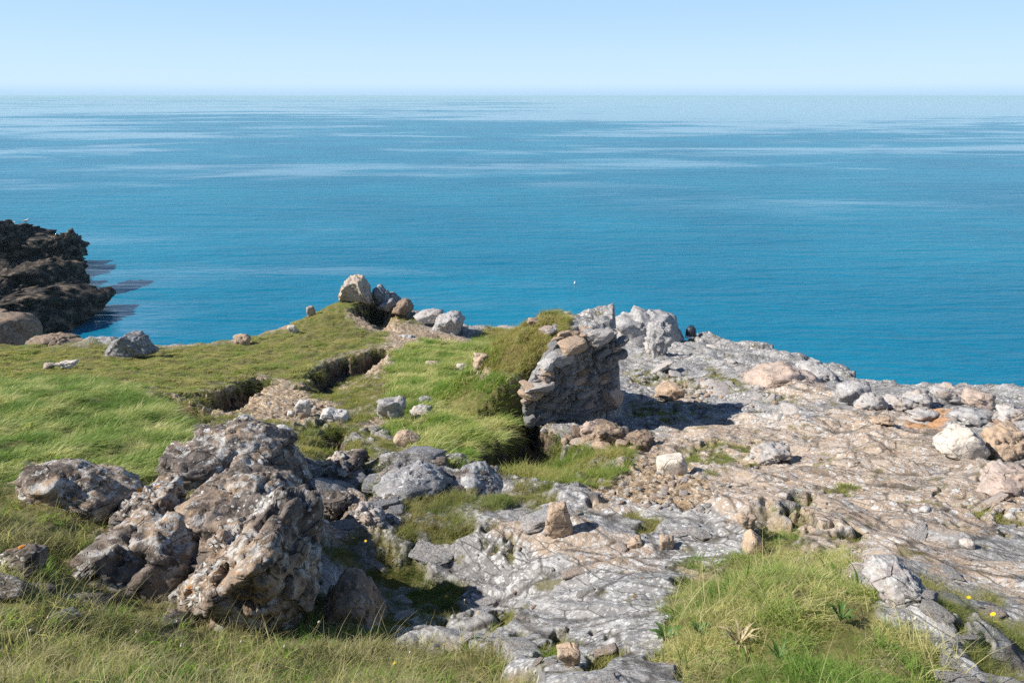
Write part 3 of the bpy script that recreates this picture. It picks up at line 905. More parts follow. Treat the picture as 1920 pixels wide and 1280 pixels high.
# dark headland across the cove
HEAD = 'dark rocks of the headland across the cove'
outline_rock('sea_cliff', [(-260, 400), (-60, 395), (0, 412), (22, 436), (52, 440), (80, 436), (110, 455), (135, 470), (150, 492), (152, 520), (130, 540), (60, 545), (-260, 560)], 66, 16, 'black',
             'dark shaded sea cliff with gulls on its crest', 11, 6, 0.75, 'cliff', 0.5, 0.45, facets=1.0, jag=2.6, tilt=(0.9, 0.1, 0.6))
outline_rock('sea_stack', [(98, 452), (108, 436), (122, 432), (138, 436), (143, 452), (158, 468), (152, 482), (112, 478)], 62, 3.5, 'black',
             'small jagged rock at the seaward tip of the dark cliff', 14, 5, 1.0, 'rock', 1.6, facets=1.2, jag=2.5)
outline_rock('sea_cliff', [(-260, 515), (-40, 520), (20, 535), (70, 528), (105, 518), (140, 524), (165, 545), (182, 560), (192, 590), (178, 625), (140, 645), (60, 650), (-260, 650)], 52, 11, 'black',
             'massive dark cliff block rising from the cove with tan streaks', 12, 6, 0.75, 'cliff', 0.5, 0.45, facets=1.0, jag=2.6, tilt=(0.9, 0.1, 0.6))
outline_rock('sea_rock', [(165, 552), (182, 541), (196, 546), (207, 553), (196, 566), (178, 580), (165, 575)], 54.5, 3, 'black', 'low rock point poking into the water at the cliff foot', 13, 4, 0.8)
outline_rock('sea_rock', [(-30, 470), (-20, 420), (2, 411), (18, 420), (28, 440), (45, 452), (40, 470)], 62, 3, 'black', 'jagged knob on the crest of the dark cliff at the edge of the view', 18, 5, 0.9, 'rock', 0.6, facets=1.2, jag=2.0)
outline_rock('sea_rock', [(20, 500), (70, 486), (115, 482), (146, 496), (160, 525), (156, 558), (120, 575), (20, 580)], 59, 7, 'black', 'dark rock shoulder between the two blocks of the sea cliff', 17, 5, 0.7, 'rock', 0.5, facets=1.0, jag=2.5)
outline_rock('coast_rock', [(-120, 585), (0, 592), (28, 596), (48, 618), (58, 640), (40, 655), (-120, 660)], 27.5, 3.5, 'brown', 'rounded brown rock at the turf edge beside the dark cove', 15, 5, 0.5)
outline_rock('coast_rock', [(52, 636), (90, 630), (120, 634), (165, 645), (150, 665), (60, 665)], 25.8, 1.2, 'brown', 'low reddish brown ledge at the turf edge over the cove', 16, 5, 0.7)

# far knoll and its rocks
outline_on('coast_rock', [(200, 668), (212, 642), (236, 625), (256, 629), (272, 646), (295, 664), (250, 672)], 0.9, 'blue', 'lumpy blue grey rock at the cliff edge beside a grassy knob', 21, 5, 0.6, facets=0.9)
rock('coast_rock', 452, 646, 34, 18, 'tan', 'small tan rock alone on the skyline of the far turf', seed=22, dep=0.7)
rock('coast_rock', 583, 594, 17, 22, 'pink', 'upright pinkish stone on the left edge of the grassy knoll', seed=23)
rock('coast_rock', 549, 626, 20, 16, 'pale', 'pale stone low on the left edge of the grassy knoll', seed=24)
outline_rock('peak_boulder', [(636, 562), (642, 545), (650, 522), (655, 516), (668, 514), (682, 519), (692, 535), (699, 550), (702, 566), (670, 572)], 31.5, 1.7, 'peak', 'pale craggy boulder crowning the grassy knoll', 25, 5, 0.75, facets=1.3)
outline_rock('knoll_rock', [(698, 540), (712, 536), (726, 548), (735, 562), (728, 575), (704, 572)], 31.8, 1.0, 'blue', 'dark green stained rock just right of the peak boulder', 26, 4, 0.7, jag=2.0, power=0.7)
outline_rock('knoll_rock', [(728, 548), (738, 548), (752, 560), (756, 572), (735, 575)], 32.2, 0.8, 'blue', 'small grey rock on the skyline behind the brown one', 27, 4, 0.7, jag=2.0, power=0.7)
outline_rock('knoll_rock', [(735, 585), (748, 566), (762, 558), (772, 566), (776, 578), (764, 588)], 30.6, 0.9, 'brown', 'brown rock leaning up on the knoll right of the peak boulder', 28, 4, 0.6, jag=2.0, power=0.7)
outline_rock('knoll_rock', [(708, 578), (720, 566), (738, 560), (744, 572), (730, 584)], 31.0, 0.8, 'blue', 'grey rock wedged between the peak boulder and the brown rock', 29, 4, 0.6, jag=2.0, power=0.7)
outline_rock('knoll_slab', [(775, 592), (790, 582), (812, 580), (832, 584), (822, 600), (790, 604)], 29.6, 1.0, 'shore', 'flat pale slab behind the overhanging boulder', 30, 4, 0.5, jag=2.0, power=0.7)
outline_rock('overhanging_boulder', [(808, 622), (822, 594), (845, 583), (862, 584), (873, 596), (868, 612), (860, 628), (835, 634), (815, 632)], 28.6, 1.5, 'grey', 'big grey boulder overhanging the drop beside the cove', 31, 5, 0.55, strata=1.2, facets=0.9, jag=2.0, power=0.7)
outline_rock('knoll_rock', [(735, 640), (748, 628), (772, 628), (790, 636), (785, 650), (752, 652)], 26.5, 0.9, 'shore', 'flat grey rock at the foot of the knoll left of the overhanging boulder', 32, 4, 0.6, jag=2.0, power=0.7)
outline_rock('knoll_rock', [(785, 636), (800, 628), (822, 630), (830, 642), (800, 648)], 26.8, 0.7, 'brown', 'brown slab under the overhanging boulder', 33, 4, 0.6, jag=2.0, power=0.7)
outline_rock('shore_shelf', [(868, 640), (880, 628), (900, 617), (930, 616), (960, 618), (985, 620), (1000, 640), (930, 652)], 31.0, 1.6, 'shore', 'low pale rock shelf beyond the dip in the turf', 34, 5, 0.5)

# rocks set in the turf
rock('turf_rock', 122, 692, 36, 12, 'pale', 'pale flat rock showing through the far turf', seed=41, dep=0.8)
rock('turf_rock', 90, 692, 20, 10, 'pink', 'small pinkish rock left of the pale flat one in the far turf', seed=42)
rock('turf_rock', 900, 693, 30, 26, 'tan', 'pointed tan rock at the left foot of the wall mound', seed=43, n=8)
rock('turf_rock', 868, 695, 26, 12, 'pale', 'pale low rock beside the pointed tan rock', seed=44)
rock('turf_rock', 810, 690, 30, 10, 'pink', 'small pinkish rock in the bare patch above the long grass', seed=45)
rock('turf_rock', 735, 788, 58, 40, 'grey', 'rounded grey rock sunk in turf below the bank', seed=46, amt=0.9)
rock('turf_rock', 787, 784, 46, 20, 'shore', 'low white and brown rock right of the rounded grey one', seed=47)
rock('turf_rock', 795, 762, 28, 16, 'grey', 'small grey rock peeping from long grass', seed=48)
outline_on('turf_rock', [(737, 822), (745, 811), (762, 809), (787, 822), (780, 838), (768, 840)], 0.35, 'tan', 'smooth orange tan slab lying on green turf', 49, 5, 0.25, facets=0.4, power=0.35)
outline_on('turf_rock', [(600, 786), (604, 768), (616, 766), (628, 772), (652, 774), (654, 788), (630, 792)], 0.4, 'white', 'angular white rock with a grey top on bare earth', 50, 5, 0.35, facets=0.6, power=0.4)
rock('turf_rock', 567, 779, 28, 27, 'white', 'smaller white rock on red earth left of the angular one', seed=51, n=8, amt=0.5)
rock('turf_rock', 567, 787, 22, 10, 'brown', 'red brown stone under the smaller white rock', seed=52)
rock('turf_rock', 545, 781, 14, 10, 'white', 'tiny white stone left of the red brown stone', seed=53)

# rocks on the right slope
outline_on('white_boulder', [(1752, 840), (1762, 826), (1788, 808), (1812, 799), (1834, 812), (1848, 836), (1842, 850), (1806, 861), (1778, 852)], 0.6, 'pale', 'large whitish boulder perched with a shadow gap beneath it', 62, 5, 0.35, 'boulder', 0.2, 0.4, facets=0.6, base=(1800, 862))
outline_on('block_stone', [(1231, 887), (1231, 860), (1250, 857), (1279, 852), (1288, 868), (1287, 887), (1260, 891)], 0.30, 'pale', 'squared pale block on gravel below the ruined wall', 63, 5, 0.22, 'stone', 0.3, 0.28, facets=0.2)
outline_on('standing_stone', [(1021, 998), (1026, 966), (1031, 944), (1060, 941), (1068, 965), (1075, 995), (1052, 1006), (1038, 1008)], 0.16, 'tan', 'upright tan stone with an orange lichen spot among grey slabs', 64, 5, 0.3, 'stone', 0.2, 0.35, facets=0.3)
rock('slope_rock', 1890, 862, 75, 55, 'tan', 'orange pink rock just right of the whitish boulder', seed=65, sub=5, sink=0.5, dep=1.2)
rock('slope_rock', 1918, 930, 110, 30, 'pink', 'brown pink hump at the right edge below the whitish boulder', seed=66, sub=5, dep=1.2, sink=0.7)
rock('slope_rock', 1450, 868, 74, 26, 'shore', 'white topped outcrop on the gravel slope', seed=67, sub=5, dep=0.9, sink=0.5)
rock('slope_rock', 1400, 990, 34, 26, 'tan', 'tan stone at the head of the near grass patch', seed=68)
outline_on('slope_rock', [(1390, 1040), (1398, 1012), (1412, 998), (1432, 1012), (1430, 1030), (1408, 1045)], 0.2, 'tan', 'pale stone with an orange stain on the edge of the grass patch', 69, 4, 0.4)
rock('slope_rock', 1815, 1030, 24, 14, 'pale', 'pale oval stone on the near right slope', seed=70, amt=0.3)
rock('slope_rock', 1737, 962, 18, 9, 'white', 'small bright white stone on the right slope', seed=71, amt=0.3)
rock('slope_rock', 1190, 1027, 30, 16, 'tan', 'tan flat stone in a joint of the grey slabs', seed=72, n=7)
rock('slope_rock', 1252, 1030, 32, 20, 'tan', 'angular tan stone right of the flat one in the slab joint', seed=73, n=6)
rock('slope_rock', 1067, 1250, 46, 28, 'tan', 'knobbly tan stone at the bottom between grass and slab', seed=74, n=8)
rock('slope_rock', 1258, 752, 58, 30, 'tan', 'tan rock beside the pile of pale rubble', seed=75)
rock('slope_rock', 1150, 838, 70, 34, 'brown', 'broken brown rock at the foot of the ruined wall', seed=76, sub=5, amt=1.0)
rock('slope_rock', 1200, 845, 60, 28, 'brown', 'red brown rock in front of the wall shadow', seed=77, sub=5, amt=1.0)
rock('slope_rock', 1112, 822, 52, 26, 'pink', 'crumbling pink brown rock under the wall face', seed=78, amt=1.0)
rock('slope_rock', 1000, 840, 24, 14, 'brown', 'small brown stone in the gully under the wall', seed=79)
rock('slope_rock', 1020, 818, 14, 10, 'grey', 'small grey stone in the dark gully', seed=80)

# shore outcrops along the drop
outline_rock('shore_outcrop', [(1140, 668), (1145, 600), (1170, 588), (1185, 592), (1190, 578), (1215, 586), (1245, 588), (1270, 598), (1278, 612), (1284, 632), (1262, 660), (1210, 675)], 28.0, 2.2, 'grey', 'tall pale grey outcrop on the shore behind the wall', 81, 5, 0.55, 'outcrop', 1.0, 0.5, facets=1.0)
rock('shore_outcrop', 1238, 665, 52, 62, 'grey', 'rounded grey knob in front of the tall pale outcrop', cat='outcrop', seed=82, sub=5, amt=1.0, dep=0.8)
rock('shore_outcrop', 1228, 662, 40, 18, 'shore', 'white stones heaped at the foot of the grey knob', cat='outcrop', seed=83, amt=1.0)
outline_rock('shore_outcrop', [(1395, 712), (1420, 692), (1470, 682), (1495, 690), (1535, 708), (1562, 738), (1572, 768), (1500, 765), (1430, 742)], 18.6, 1.4, 'pink', 'broad pink brown rock face below the flat slab', 84, 5, 0.6, 'outcrop', 1.1, 0.45, facets=0.8)
outline_rock('shore_outcrop', [(1498, 700), (1512, 686), (1545, 680), (1560, 694), (1566, 716), (1572, 745), (1545, 735)], 19.6, 1.5, 'grey', 'grey rock rising above the pink brown face beside a dark cleft', 85, 5, 0.7, 'outcrop', 1.0)
KN = [(1600, 762, 56, 44, 'grey', 'grey rock right of the dark cleft on the shore edge'), (1640, 770, 46, 26, 'shore', 'low knob beyond the dark cleft, first in the row of shore knobs'), (1690, 768, 48, 20, 'shore', 'flat knob in the middle of the row of shore knobs'),
      (1728, 764, 50, 28, 'shore', 'rounded knob left of the two highest shore knobs'), (1788, 758, 64, 30, 'shore', 'highest shore knob with an orange lichen cap'), (1735, 792, 54, 20, 'shore', 'low knob in front of the highest shore knob'),
      (1846, 766, 60, 28, 'pink', 'pinkish shore knob right of the highest one'), (1905, 790, 56, 24, 'shore', 'last shore knob at the right edge of the view'), (1835, 795, 66, 20, 'grey', 'broad grey hump behind the whitish boulder'),
      (1660, 800, 40, 14, 'tan', 'small orange tan rock on the slope below the shore knobs')]
for i, (u, v, w, h, kd, lb) in enumerate(KN):
    rock('shore_boulder', u, v, w * 1.1, h, kd, lb, 'rock', 'rocks along the shore edge', 0.9, 120 + i, 4, 0.8, 0.3, i * 0.7, 0.8)

# near boulders on the left
outline_rock('lichen_boulder', [(296, 925), (298, 880), (312, 848), (345, 826), (385, 812), (430, 806), (480, 818), (528, 848), (560, 888), (578, 925), (560, 970), (440, 985), (330, 960)], 7.9, 1.5, 'lichen', 'domed brown boulder crusted with white lichen at the back of the outcrop', 201, 6, 0.5, 'boulder', 0.8, 0.5, facets=0.9)
outline_rock('lichen_boulder', [(322, 1040), (330, 960), (352, 925), (395, 898), (460, 898), (530, 922), (575, 958), (572, 1010), (520, 1040), (420, 1050)], 6.4, 1.3, 'lichen', 'upper slab of the near outcrop crusted white with orange spots', 202, 6, 0.6, 'boulder', 0.9, 0.5, facets=1.0)
outline_rock('lichen_boulder', [(345, 1060), (375, 1005), (430, 985), (500, 960), (560, 948), (588, 990), (602, 1050), (596, 1120), (560, 1175), (510, 1225), (400, 1225), (355, 1150)], 5.3, 1.5, 'lichen', 'largest boulder of the near outcrop facing the dark hollow on its right', 221, 6, 0.75, 'boulder', 0.9, 0.45, facets=0.7)
outline_rock('lichen_boulder', [(215, 1000), (228, 945), (262, 926), (310, 932), (342, 965), (350, 1015), (320, 1050), (250, 1050)], 6.3, 0.8, 'lichen', 'low dark boulder on the left of the near outcrop', 203, 6, 0.7, 'boulder', 0.9, 0.5, facets=1.0)
outline_rock('lichen_boulder', [(158, 1085), (195, 1015), (262, 985), (335, 1000), (390, 1050), (390, 1130), (320, 1172), (230, 1150)], 5.3, 0.9, 'lichen', 'low rough boulder between the low dark one and the largest', 223, 5, 0.7, 'boulder', 0.9, 0.5, facets=1.0)
outline_rock('lichen_boulder', [(48, 930), (50, 885), (72, 866), (120, 866), (160, 882), (215, 900), (255, 920), (260, 955), (160, 985), (70, 970)], 6.5, 0.8, 'lichen', 'long low boulder with orange lichen at the edge of lush grass', 204, 5, 0.6, 'boulder', 0.9, 0.5)
outline_rock('lichen_boulder', [(598, 1210), (606, 1125), (640, 1092), (668, 1085), (692, 1105), (714, 1148), (726, 1182), (720, 1235), (640, 1240)], 5.35, 0.7, 'brown', 'brown boulder mostly in the shadow of the near outcrop', 205, 5, 0.5, 'boulder', 0.8, 0.38, facets=0.8)
outline_rock('lichen_boulder', [(430, 805), (436, 792), (455, 786), (478, 798), (500, 808), (520, 826), (470, 836)], 8.6, 0.5, 'tan', 'tan rock behind the domed boulder', 206, 5, 0.5, 'rock')
outline_rock('lichen_boulder', [(490, 812), (520, 802), (548, 812), (540, 826), (500, 826)], 9.2, 0.4, 'white', 'flat white and grey rock behind the domed boulder', 207, 4, 0.5, 'rock')

rock('near_rock', 30, 1078, 80, 34, 'lichen', 'low lichened rock in dry grass at the left edge', seed=209, sub=5)

rock('near_rock', 640, 900, 90, 40, 'lichen', 'dark rock in shade right of the domed boulder', seed=211, sub=5, amt=1.0)
rock('near_rock', 690, 985, 60, 34, 'shore', 'white flecked rock beyond the shadow of the largest boulder', seed=212, sub=5, amt=1.0)
rock('near_rock', 620, 975, 80, 36, 'lichen', 'brown white rock right of the largest boulder', seed=213, sub=5, amt=1.0)
outline_on('near_rock', [(850, 906), (862, 888), (890, 880), (925, 896), (954, 916), (948, 924), (905, 926), (865, 920)], 0.8, 'blue', 'sloping blue grey slab above the dry hummock', 214, 5, 0.5, strata=1.6, power=0.6, facets=1.0)
outline_on('near_rock', [(700, 920), (722, 900), (760, 888), (808, 882), (842, 894), (850, 910), (800, 926), (740, 928)], 0.9, 'blue', 'rough blue grey slab left of the sloping one', 215, 5, 0.7, strata=1.6, power=0.6, facets=1.0)
outline_on('ridge_rock', [(1625, 1090), (1655, 1066), (1700, 1066), (1730, 1088), (1740, 1116), (1700, 1126), (1650, 1116)], 0.4, 'slab', 'dark cracked rock on the ridge right of the grass patch', 216, 5, 0.8, 'rock', 1.0)



# ------------------------------------------------------------------ ruined wall
wall = bpy.data.objects.new('ruined_wall', None)
COL.objects.link(wall)
tag(wall, 'ruined end of a rubble stone wall with a grassy bank on its left', 'wall')
WA = R(23)                                # the broken face looks a little to the right of the viewer
wx0, wy0, _ = at(985, 800, WF - 0.12)
gz = hit(1090, 830, Z)[2] - 0.2
wall.location = (wx0, wy0, gz)
wall.rotation_euler = (0, 0, WA)
LW, HW = 1.95, (15 - 4.24) - gz          # width of the face, height
rng = random.Random(4)
def wtop(x):
    """height of the wall along its face"""
    return HW * (0.50 + 0.50 * min(1, max(0, (x - 0.05) / 0.75)) ** 0.8) if x < 0.8 else HW * (1.0 - 0.03 * math.sin(x * 9))
# core of packed rubble
vs, fs = [], []
NXc, NZc = 120, 120
for j in range(NZc + 1):
    for i in range(NXc + 1):
        x = LW * i / NXc
        vs.append((x, 0.0, wtop(x) * 0.97 * j / NZc))
vs = np.array(vs)
bulge = fbm2(vs[:, 0] * 2.2, vs[:, 2] * 2.2, 4, 71) * 0.10
for k_, (sx_, sz_, am_) in enumerate(((3.2, 5.5, 0.10), (8.0, 12.0, 0.05), (20.0, 26.0, 0.018))):
    xx_, zz_ = vs[:, 0] * sx_ + fbm2(vs[:, 0] * 3, vs[:, 2] * 3, 2, 75) * 0.4, (vs[:, 2] - 0.16 * vs[:, 0]) * sz_ + fbm2(vs[:, 0] * 3, vs[:, 2] * 3, 2, 76) * 0.4
    f1_, ed_, ox_, oy_, r0_, r1_, r2_ = voro2(xx_, zz_, 800 + k_)
    bulge += am_ * ((r0_ - 0.4) + (r1_ * ox_ + r2_ * oy_) * 1.2 - 0.6 * (1 - sstep(0.0, 0.16, ed_)))
vs[:, 1] = -bulge + 0.10 * (vs[:, 2] / HW)
side = []
NB = 40
for j in range(NZc + 1):
    for i in range(1, NB + 1):
        b = 2.0 * i / NB
        zz = wtop(LW) * 0.97 * j / NZc * (1 - 0.06 * b)
        off = float(fbm2(np.array([b * 2.5]), np.array([zz * 2.5]), 4, 73)[0]) * 0.10 * min(1, i / 4)
        side.append((LW + off, vs[j * (NXc + 1) + NXc, 1] * max(0, 1 - i / 6) + b, zz))
V2 = np.concatenate([vs, np.array(side)])
q = []
for j in range(NZc):
    for i in range(NXc):
        a = j * (NXc + 1) + i
        q += [a, a + 1, a + NXc + 2, a + NXc + 1]
o0 = len(vs)
def sidx(j, i):
    return j * (NXc + 1) + NXc if i == 0 else o0 + j * NB + i - 1
for j in range(NZc):
    for i in range(NB):
        q += [sidx(j, i), sidx(j, i + 1), sidx(j + 1, i + 1), sidx(j + 1, i)]
# cap running back from both top edges
tv, tq = [], []
t0 = len(V2)
for k in range(0, 21):
    b = 2.0 * k / 20
    for i in range(NXc + 1):
        x = LW * i / NXc
        tv.append((x, vs[NZc * (NXc + 1) + i, 1] * max(0, 1 - k / 3) + b, wtop(x) * 0.97 * (1 - 0.06 * b) - 0.75 * b * max(0, 1.0 - x) + (0 if k == 0 else float(fbm2(np.array([x * 3]), np.array([b * 3]), 3, 74)[0]) * 0.08)))
for k in range(20):
    for i in range(NXc):
        a = t0 + k * (NXc + 1) + i
        tq += [a, a + 1, a + NXc + 2, a + NXc + 1]
core = link('rubble_core', mesh_np('rubble_core', np.concatenate([V2, np.array(tv)]), q + tq, 4), M['wall'], wall)

def wall_stone(x, y, z, sx, sy, sz, rot, kind='wall', label=None):
    o = bpy.data.objects.new('stone', loose_mesh(kind, rng.randrange(7), 3))
    COL.objects.link(o)
    o.parent = wall
    o.location = (x, y, z)
    o.scale = (sx / 2, sy / 2, sz / 2)
    o.rotation_euler = rot
    if label: o['label'] = label
    return o
def face_y(x, z):
    return float(-(fbm2(np.array([x * 2.2]), np.array([z * 2.2]), 4, 71)[0] * 0.10) + 0.10 * z / HW)
z = 0.05
row = 0
while z < HW:
    ch = rng.uniform(0.11, 0.21)
    x = rng.uniform(-0.08, 0.05)
    while x < LW:
        w_ = rng.uniform(0.11, 0.42)
        xc = x + w_ / 2
        zc = z + 0.16 * (xc - 1.0) + rng.uniform(-0.02, 0.02)      # courses dip to the left
        if 0 < zc < wtop(xc) - 0.02:
            kd = 'wall' if rng.random() < 0.85 else rng.choice(['brown', 'grey', 'pink'])
            wall_stone(xc, face_y(xc, zc) - rng.uniform(-0.09, 0.01), zc, w_ * 1.10, rng.uniform(0.16, 0.3), ch * rng.uniform(0.8, 1.25), (rng.uniform(-.25, .25), rng.uniform(-.35, .15) - 0.12, rng.uniform(-.3, .3)), kd)
        x += w_ * rng.uniform(0.85, 1.4)
    z += ch * 0.88
    row += 1
# the ragged right flank
z = 0.05
while z < HW - 0.35:
    ch = rng.uniform(0.14, 0.26)
    b = 0.1
    while b < 1.9:
        w_ = rng.uniform(0.18, 0.42)
        wall_stone(LW + rng.uniform(-0.22, -0.10), b + w_ / 2, z + ch / 2, rng.uniform(0.12, 0.2), w_, ch * 1.1, (rng.uniform(-.2, .2), rng.uniform(-.2, .2), rng.uniform(-.2, .2)), 'wall')
        b += w_
    z += ch * 0.95
# coping of tumbled sunlit stones
for k in range(34):
    x = rng.uniform(0.75, LW - 0.16)
    b = rng.uniform(0.0, 1.8)
    s_ = rng.uniform(0.14, 0.36)
    wall_stone(x, b, HW * (1 - 0.03 * b) + rng.uniform(-0.10, 0.0), s_, s_ * rng.uniform(0.7, 1.1), s_ * rng.uniform(0.4, 0.7), (rng.uniform(-.3, .3), rng.uniform(-.3, .3), rng.uniform(0, 3)), rng.choice(['tan', 'pink', 'wall', 'shore', 'grey', 'tan']))
for (x, z_, w_, h_, kd, lb) in [(0.16, HW * 0.50, 0.62, 0.15, 'shore', 'long flat grey stone at the left edge'), (0.10, HW * 0.40, 0.42, 0.26, 'tan', 'orange stone at the left edge'),
                                (0.40, HW * 0.74, 0.28, 0.22, 'white', 'rounded white stone projecting on the left'), (0.36, HW * 0.65, 0.2, 0.14, 'tan', 'small yellowish stone under the white one'),
                                (0.34, HW * 0.56, 0.2, 0.22, 'pink', None), (0.02, HW * 0.52, 0.2, 0.1, 'tan', None), (0.70, HW * 0.80, 0.55, 0.32, 'grey', None),
                                (0.95, HW * 0.93, 0.6, 0.26, 'tan', 'broad tan stone high on the left'), (1.55, HW * 0.97, 0.62, 0.3, 'shore', None), (1.85, HW * 0.18, 0.4, 0.5, 'pink', None)]:
    wall_stone(x, face_y(x, z_) - 0.10, z_, w_, 0.4, h_, (0.1, -0.15, 0.1), kd, lb)

# ------------------------------------------------------------------ bedrock slabs: parts of the ground
_slabs = {}
def slab_mesh(kind, k, sub=4):
    key = (kind, k, sub)
    if key not in _slabs:
        vs, fs = ico(sub)
        P = vs * facet_radius(vs, 1500 + k, 7, 26, 0.55)[:, None]
        P = P * np.array([1.0, 0.62, 0.42])
        P = roughen(P, 1600 + k, 0.75, 0.5, 0.9, (0.15, 0.35, 1.0))
        me = mesh_np('rock_slab', P, fs.reshape(-1), 3)
        me.materials.append(M[kind])
        _slabs[key] = me
    return _slabs[key]

rsl = np.random.RandomState(77)
def slabs(poly, count, wmin, wmax, kinds, flat=(0.12, 0.3), sink=0.35, sub=4, gmax=0.35, spin=0.3, aspect=(0.35, 0.75), wob=0.13):
    us, vs_ = [p[0] for p in poly], [p[1] for p in poly]
    k = t = 0
    while k < count and t < count * 30:
        t += 1
        u, v = rsl.uniform(min(us), max(us)), rsl.uniform(min(vs_), max(vs_))
        if poly_sd(np.array([u]), np.array([v]), poly)[0] > 0:
            continue
        x, y, z = hit(u, v, Z)
        if lookup(grass, np.array([x]), np.array([y]))[0] > gmax or lookup(dirt, np.array([x]), np.array([y]))[0] > 0.5:
            continue
        e = 0.12
        zx = (lookup(Z, np.array([x + e]), np.array([y]))[0] - lookup(Z, np.array([x - e]), np.array([y]))[0]) / (2 * e)
        zy = (lookup(Z, np.array([x]), np.array([y + e]))[0] - lookup(Z, np.array([x]), np.array([y - e]))[0]) / (2 * e)
        w = (wmin + (wmax - wmin) * rsl.rand() ** 1.8) * (y * CP - (z - CZ) * SP) / F * 0.5
        nrm = Vector((-zx * 0.7 + rsl.normal(0, wob), -zy * 0.7 + rsl.normal(0, wob), 1)).normalized()
        q = nrm.to_track_quat('Z', 'Y').to_matrix() @ Matrix.Rotation(st + rsl.normal(0, spin), 3, 'Z')
        o = bpy.data.objects.new('rock_slab', slab_mesh(kinds[rsl.randint(len(kinds))], rsl.randint(8), sub))
        COL.objects.link(o)
        o.parent = ground
        h = w * rsl.uniform(*flat) * 2.2
        o.location = (x, y, z + h * (0.42 - sink))
        o.rotation_euler = q.to_euler()
        o.scale = (w, w * rsl.uniform(*aspect) / 0.62, h)
        k += 1
NEAR = [(890, 1000), (1020, 950), (1200, 965), (1420, 990), (1400, 1060), (1250, 1100), (1240, 1180), (1330, 1300), (1000, 1300), (860, 1200), (900, 1100)]
slabs(NEAR, 5, 70, 140, ['slab'], (0.14, 0.24), 0.46, wob=0.05, spin=0.15)
slabs(NEAR, 8, 25, 60, ['slab', 'shore', 'slope'], (0.15, 0.4), 0.3, 3, spin=0.5)
slabs([(1300, 820), (1500, 810), (1760, 790), (1930, 900), (1930, 1130), (1750, 1060), (1560, 940), (1440, 960), (1330, 900)], 5, 60, 110, ['slope'], (0.08, 0.15), 0.47, 4, spin=0.15, aspect=(0.2, 0.5), wob=0.06)
slabs([(1480, 960), (1600, 940), (1920, 1060), (1930, 1200), (1780, 1120), (1600, 1050)], 4, 60, 120, ['slope', 'slab'], (0.08, 0.15), 0.47, spin=0.15, aspect=(0.2, 0.5), wob=0.06)
slabs([(1160, 690), (1300, 640), (1500, 680), (1640, 735), (1920, 770), (1920, 850), (1740, 790), (1500, 800), (1330, 780), (1200, 745)], 24, 25, 90, ['shore', 'shore', 'grey', 'shore'], (0.14, 0.32), 0.44, 3, wob=0.08)
slabs([(570, 830), (700, 800), (860, 870), (960, 925), (840, 960), (700, 990), (580, 990)], 40, 30, 110, ['blue', 'lichen', 'blue'], (0.2, 0.35), 0.42, 3, gmax=0.3, spin=0.3)
slabs([(700, 1050), (900, 1010), (930, 1100), (880, 1200), (740, 1190)], 4, 50, 90, ['slab'], (0.12, 0.25), 0.42, gmax=1.0)
slabs([(1650, 1080), (1760, 1110), (1900, 1280), (1900, 1320), (1760, 1300), (1700, 1180)], 12, 40, 110, ['slab'], (0.2, 0.35), 0.42, gmax=0.8, spin=0.15)
slabs([(0, 1010), (200, 1000), (340, 1090), (420, 1190), (200, 1215), (0, 1120)], 16, 50, 150, ['lichen', 'lichen', 'slab'], (0.2, 0.4), 0.36, gmax=1.0, spin=0.5)
slabs([(1000, 825), (1060, 805), (1170, 812), (1215, 850), (1120, 850)], 30, 16, 60, ['brown', 'pink', 'tan', 'wall'], (0.3, 0.6), 0.2, 3, gmax=1.0, spin=1.0)

# ------------------------------------------------------------------ loose stones
rs = np.random.RandomState(12)
def scatter(poly, count, smin, smax, kinds, name, label, group):
    us, vs_ = [p[0] for p in poly], [p[1] for p in poly]
    k = 0
    tries = 0
    while k < count and tries < count * 20:
        tries += 1
        u, v = rs.uniform(min(us), max(us)), rs.uniform(min(vs_), max(vs_))
        if poly_sd(np.array([u]), np.array([v]), poly)[0] > 0:
            continue
        x, y, z = hit(u, v, Z)
        s_ = (smin + (smax - smin) * rs.rand() ** 2.5) * (y * CP - (z - CZ) * SP) / F
        o = bpy.data.objects.new(name, loose_mesh(kinds[rs.randint(len(kinds))], rs.randint(7), 2))
        COL.objects.link(o)
        o.location = (x, y, z + s_ * 0.12)
        o.scale = (s_ * rs.uniform(0.4, 0.65), s_ * rs.uniform(0.35, 0.6), s_ * rs.uniform(0.22, 0.42))
        o.rotation_euler = (rs.uniform(-.4, .4), rs.uniform(-.4, .4), rs.uniform(0, 6.28))
        tag(o, label, 'stone', group)
        k += 1
scatter([(1105, 930), (1175, 880), (1230, 858), (1300, 880), (1350, 920), (1330, 965), (1180, 950)], 120, 4, 17, ['tan', 'pale', 'pale', 'pink', 'shore'], 'gravel_stone', 'small tan stone scattered on the gravel around the squared block', 'stones on the gravel below the wall')
scatter([(1298, 768), (1300, 735), (1318, 712), (1342, 720), (1336, 745), (1318, 770)], 40, 9, 17, ['pale', 'pale', 'tan'], 'rubble_stone', 'pale stone in the small heap of rubble on the right slope', 'heap of pale rubble')
scatter([(500, 760), (560, 740), (640, 770), (650, 795), (570, 795)], 40, 4, 12, ['tan', 'pale', 'white'], 'earth_stone', 'small pale stone on the bare earth by the white rocks', 'stones on the bare earth')
scatter([(1300, 850), (1920, 850), (1920, 1050), (1500, 960), (1400, 960)], 70, 4, 11, ['pink', 'tan', 'pale', 'white', 'shore'], 'slope_stone', 'small broken stone lying on the tan right slope', 'stones on the right slope')
scatter([(880, 1000), (1230, 990), (1260, 1090), (1180, 1260), (900, 1150)], 30, 6, 14, ['tan', 'shore', 'pink', 'grey'], 'slab_stone', 'small stone lying in a joint of the near grey slabs', 'stones on the near slabs')
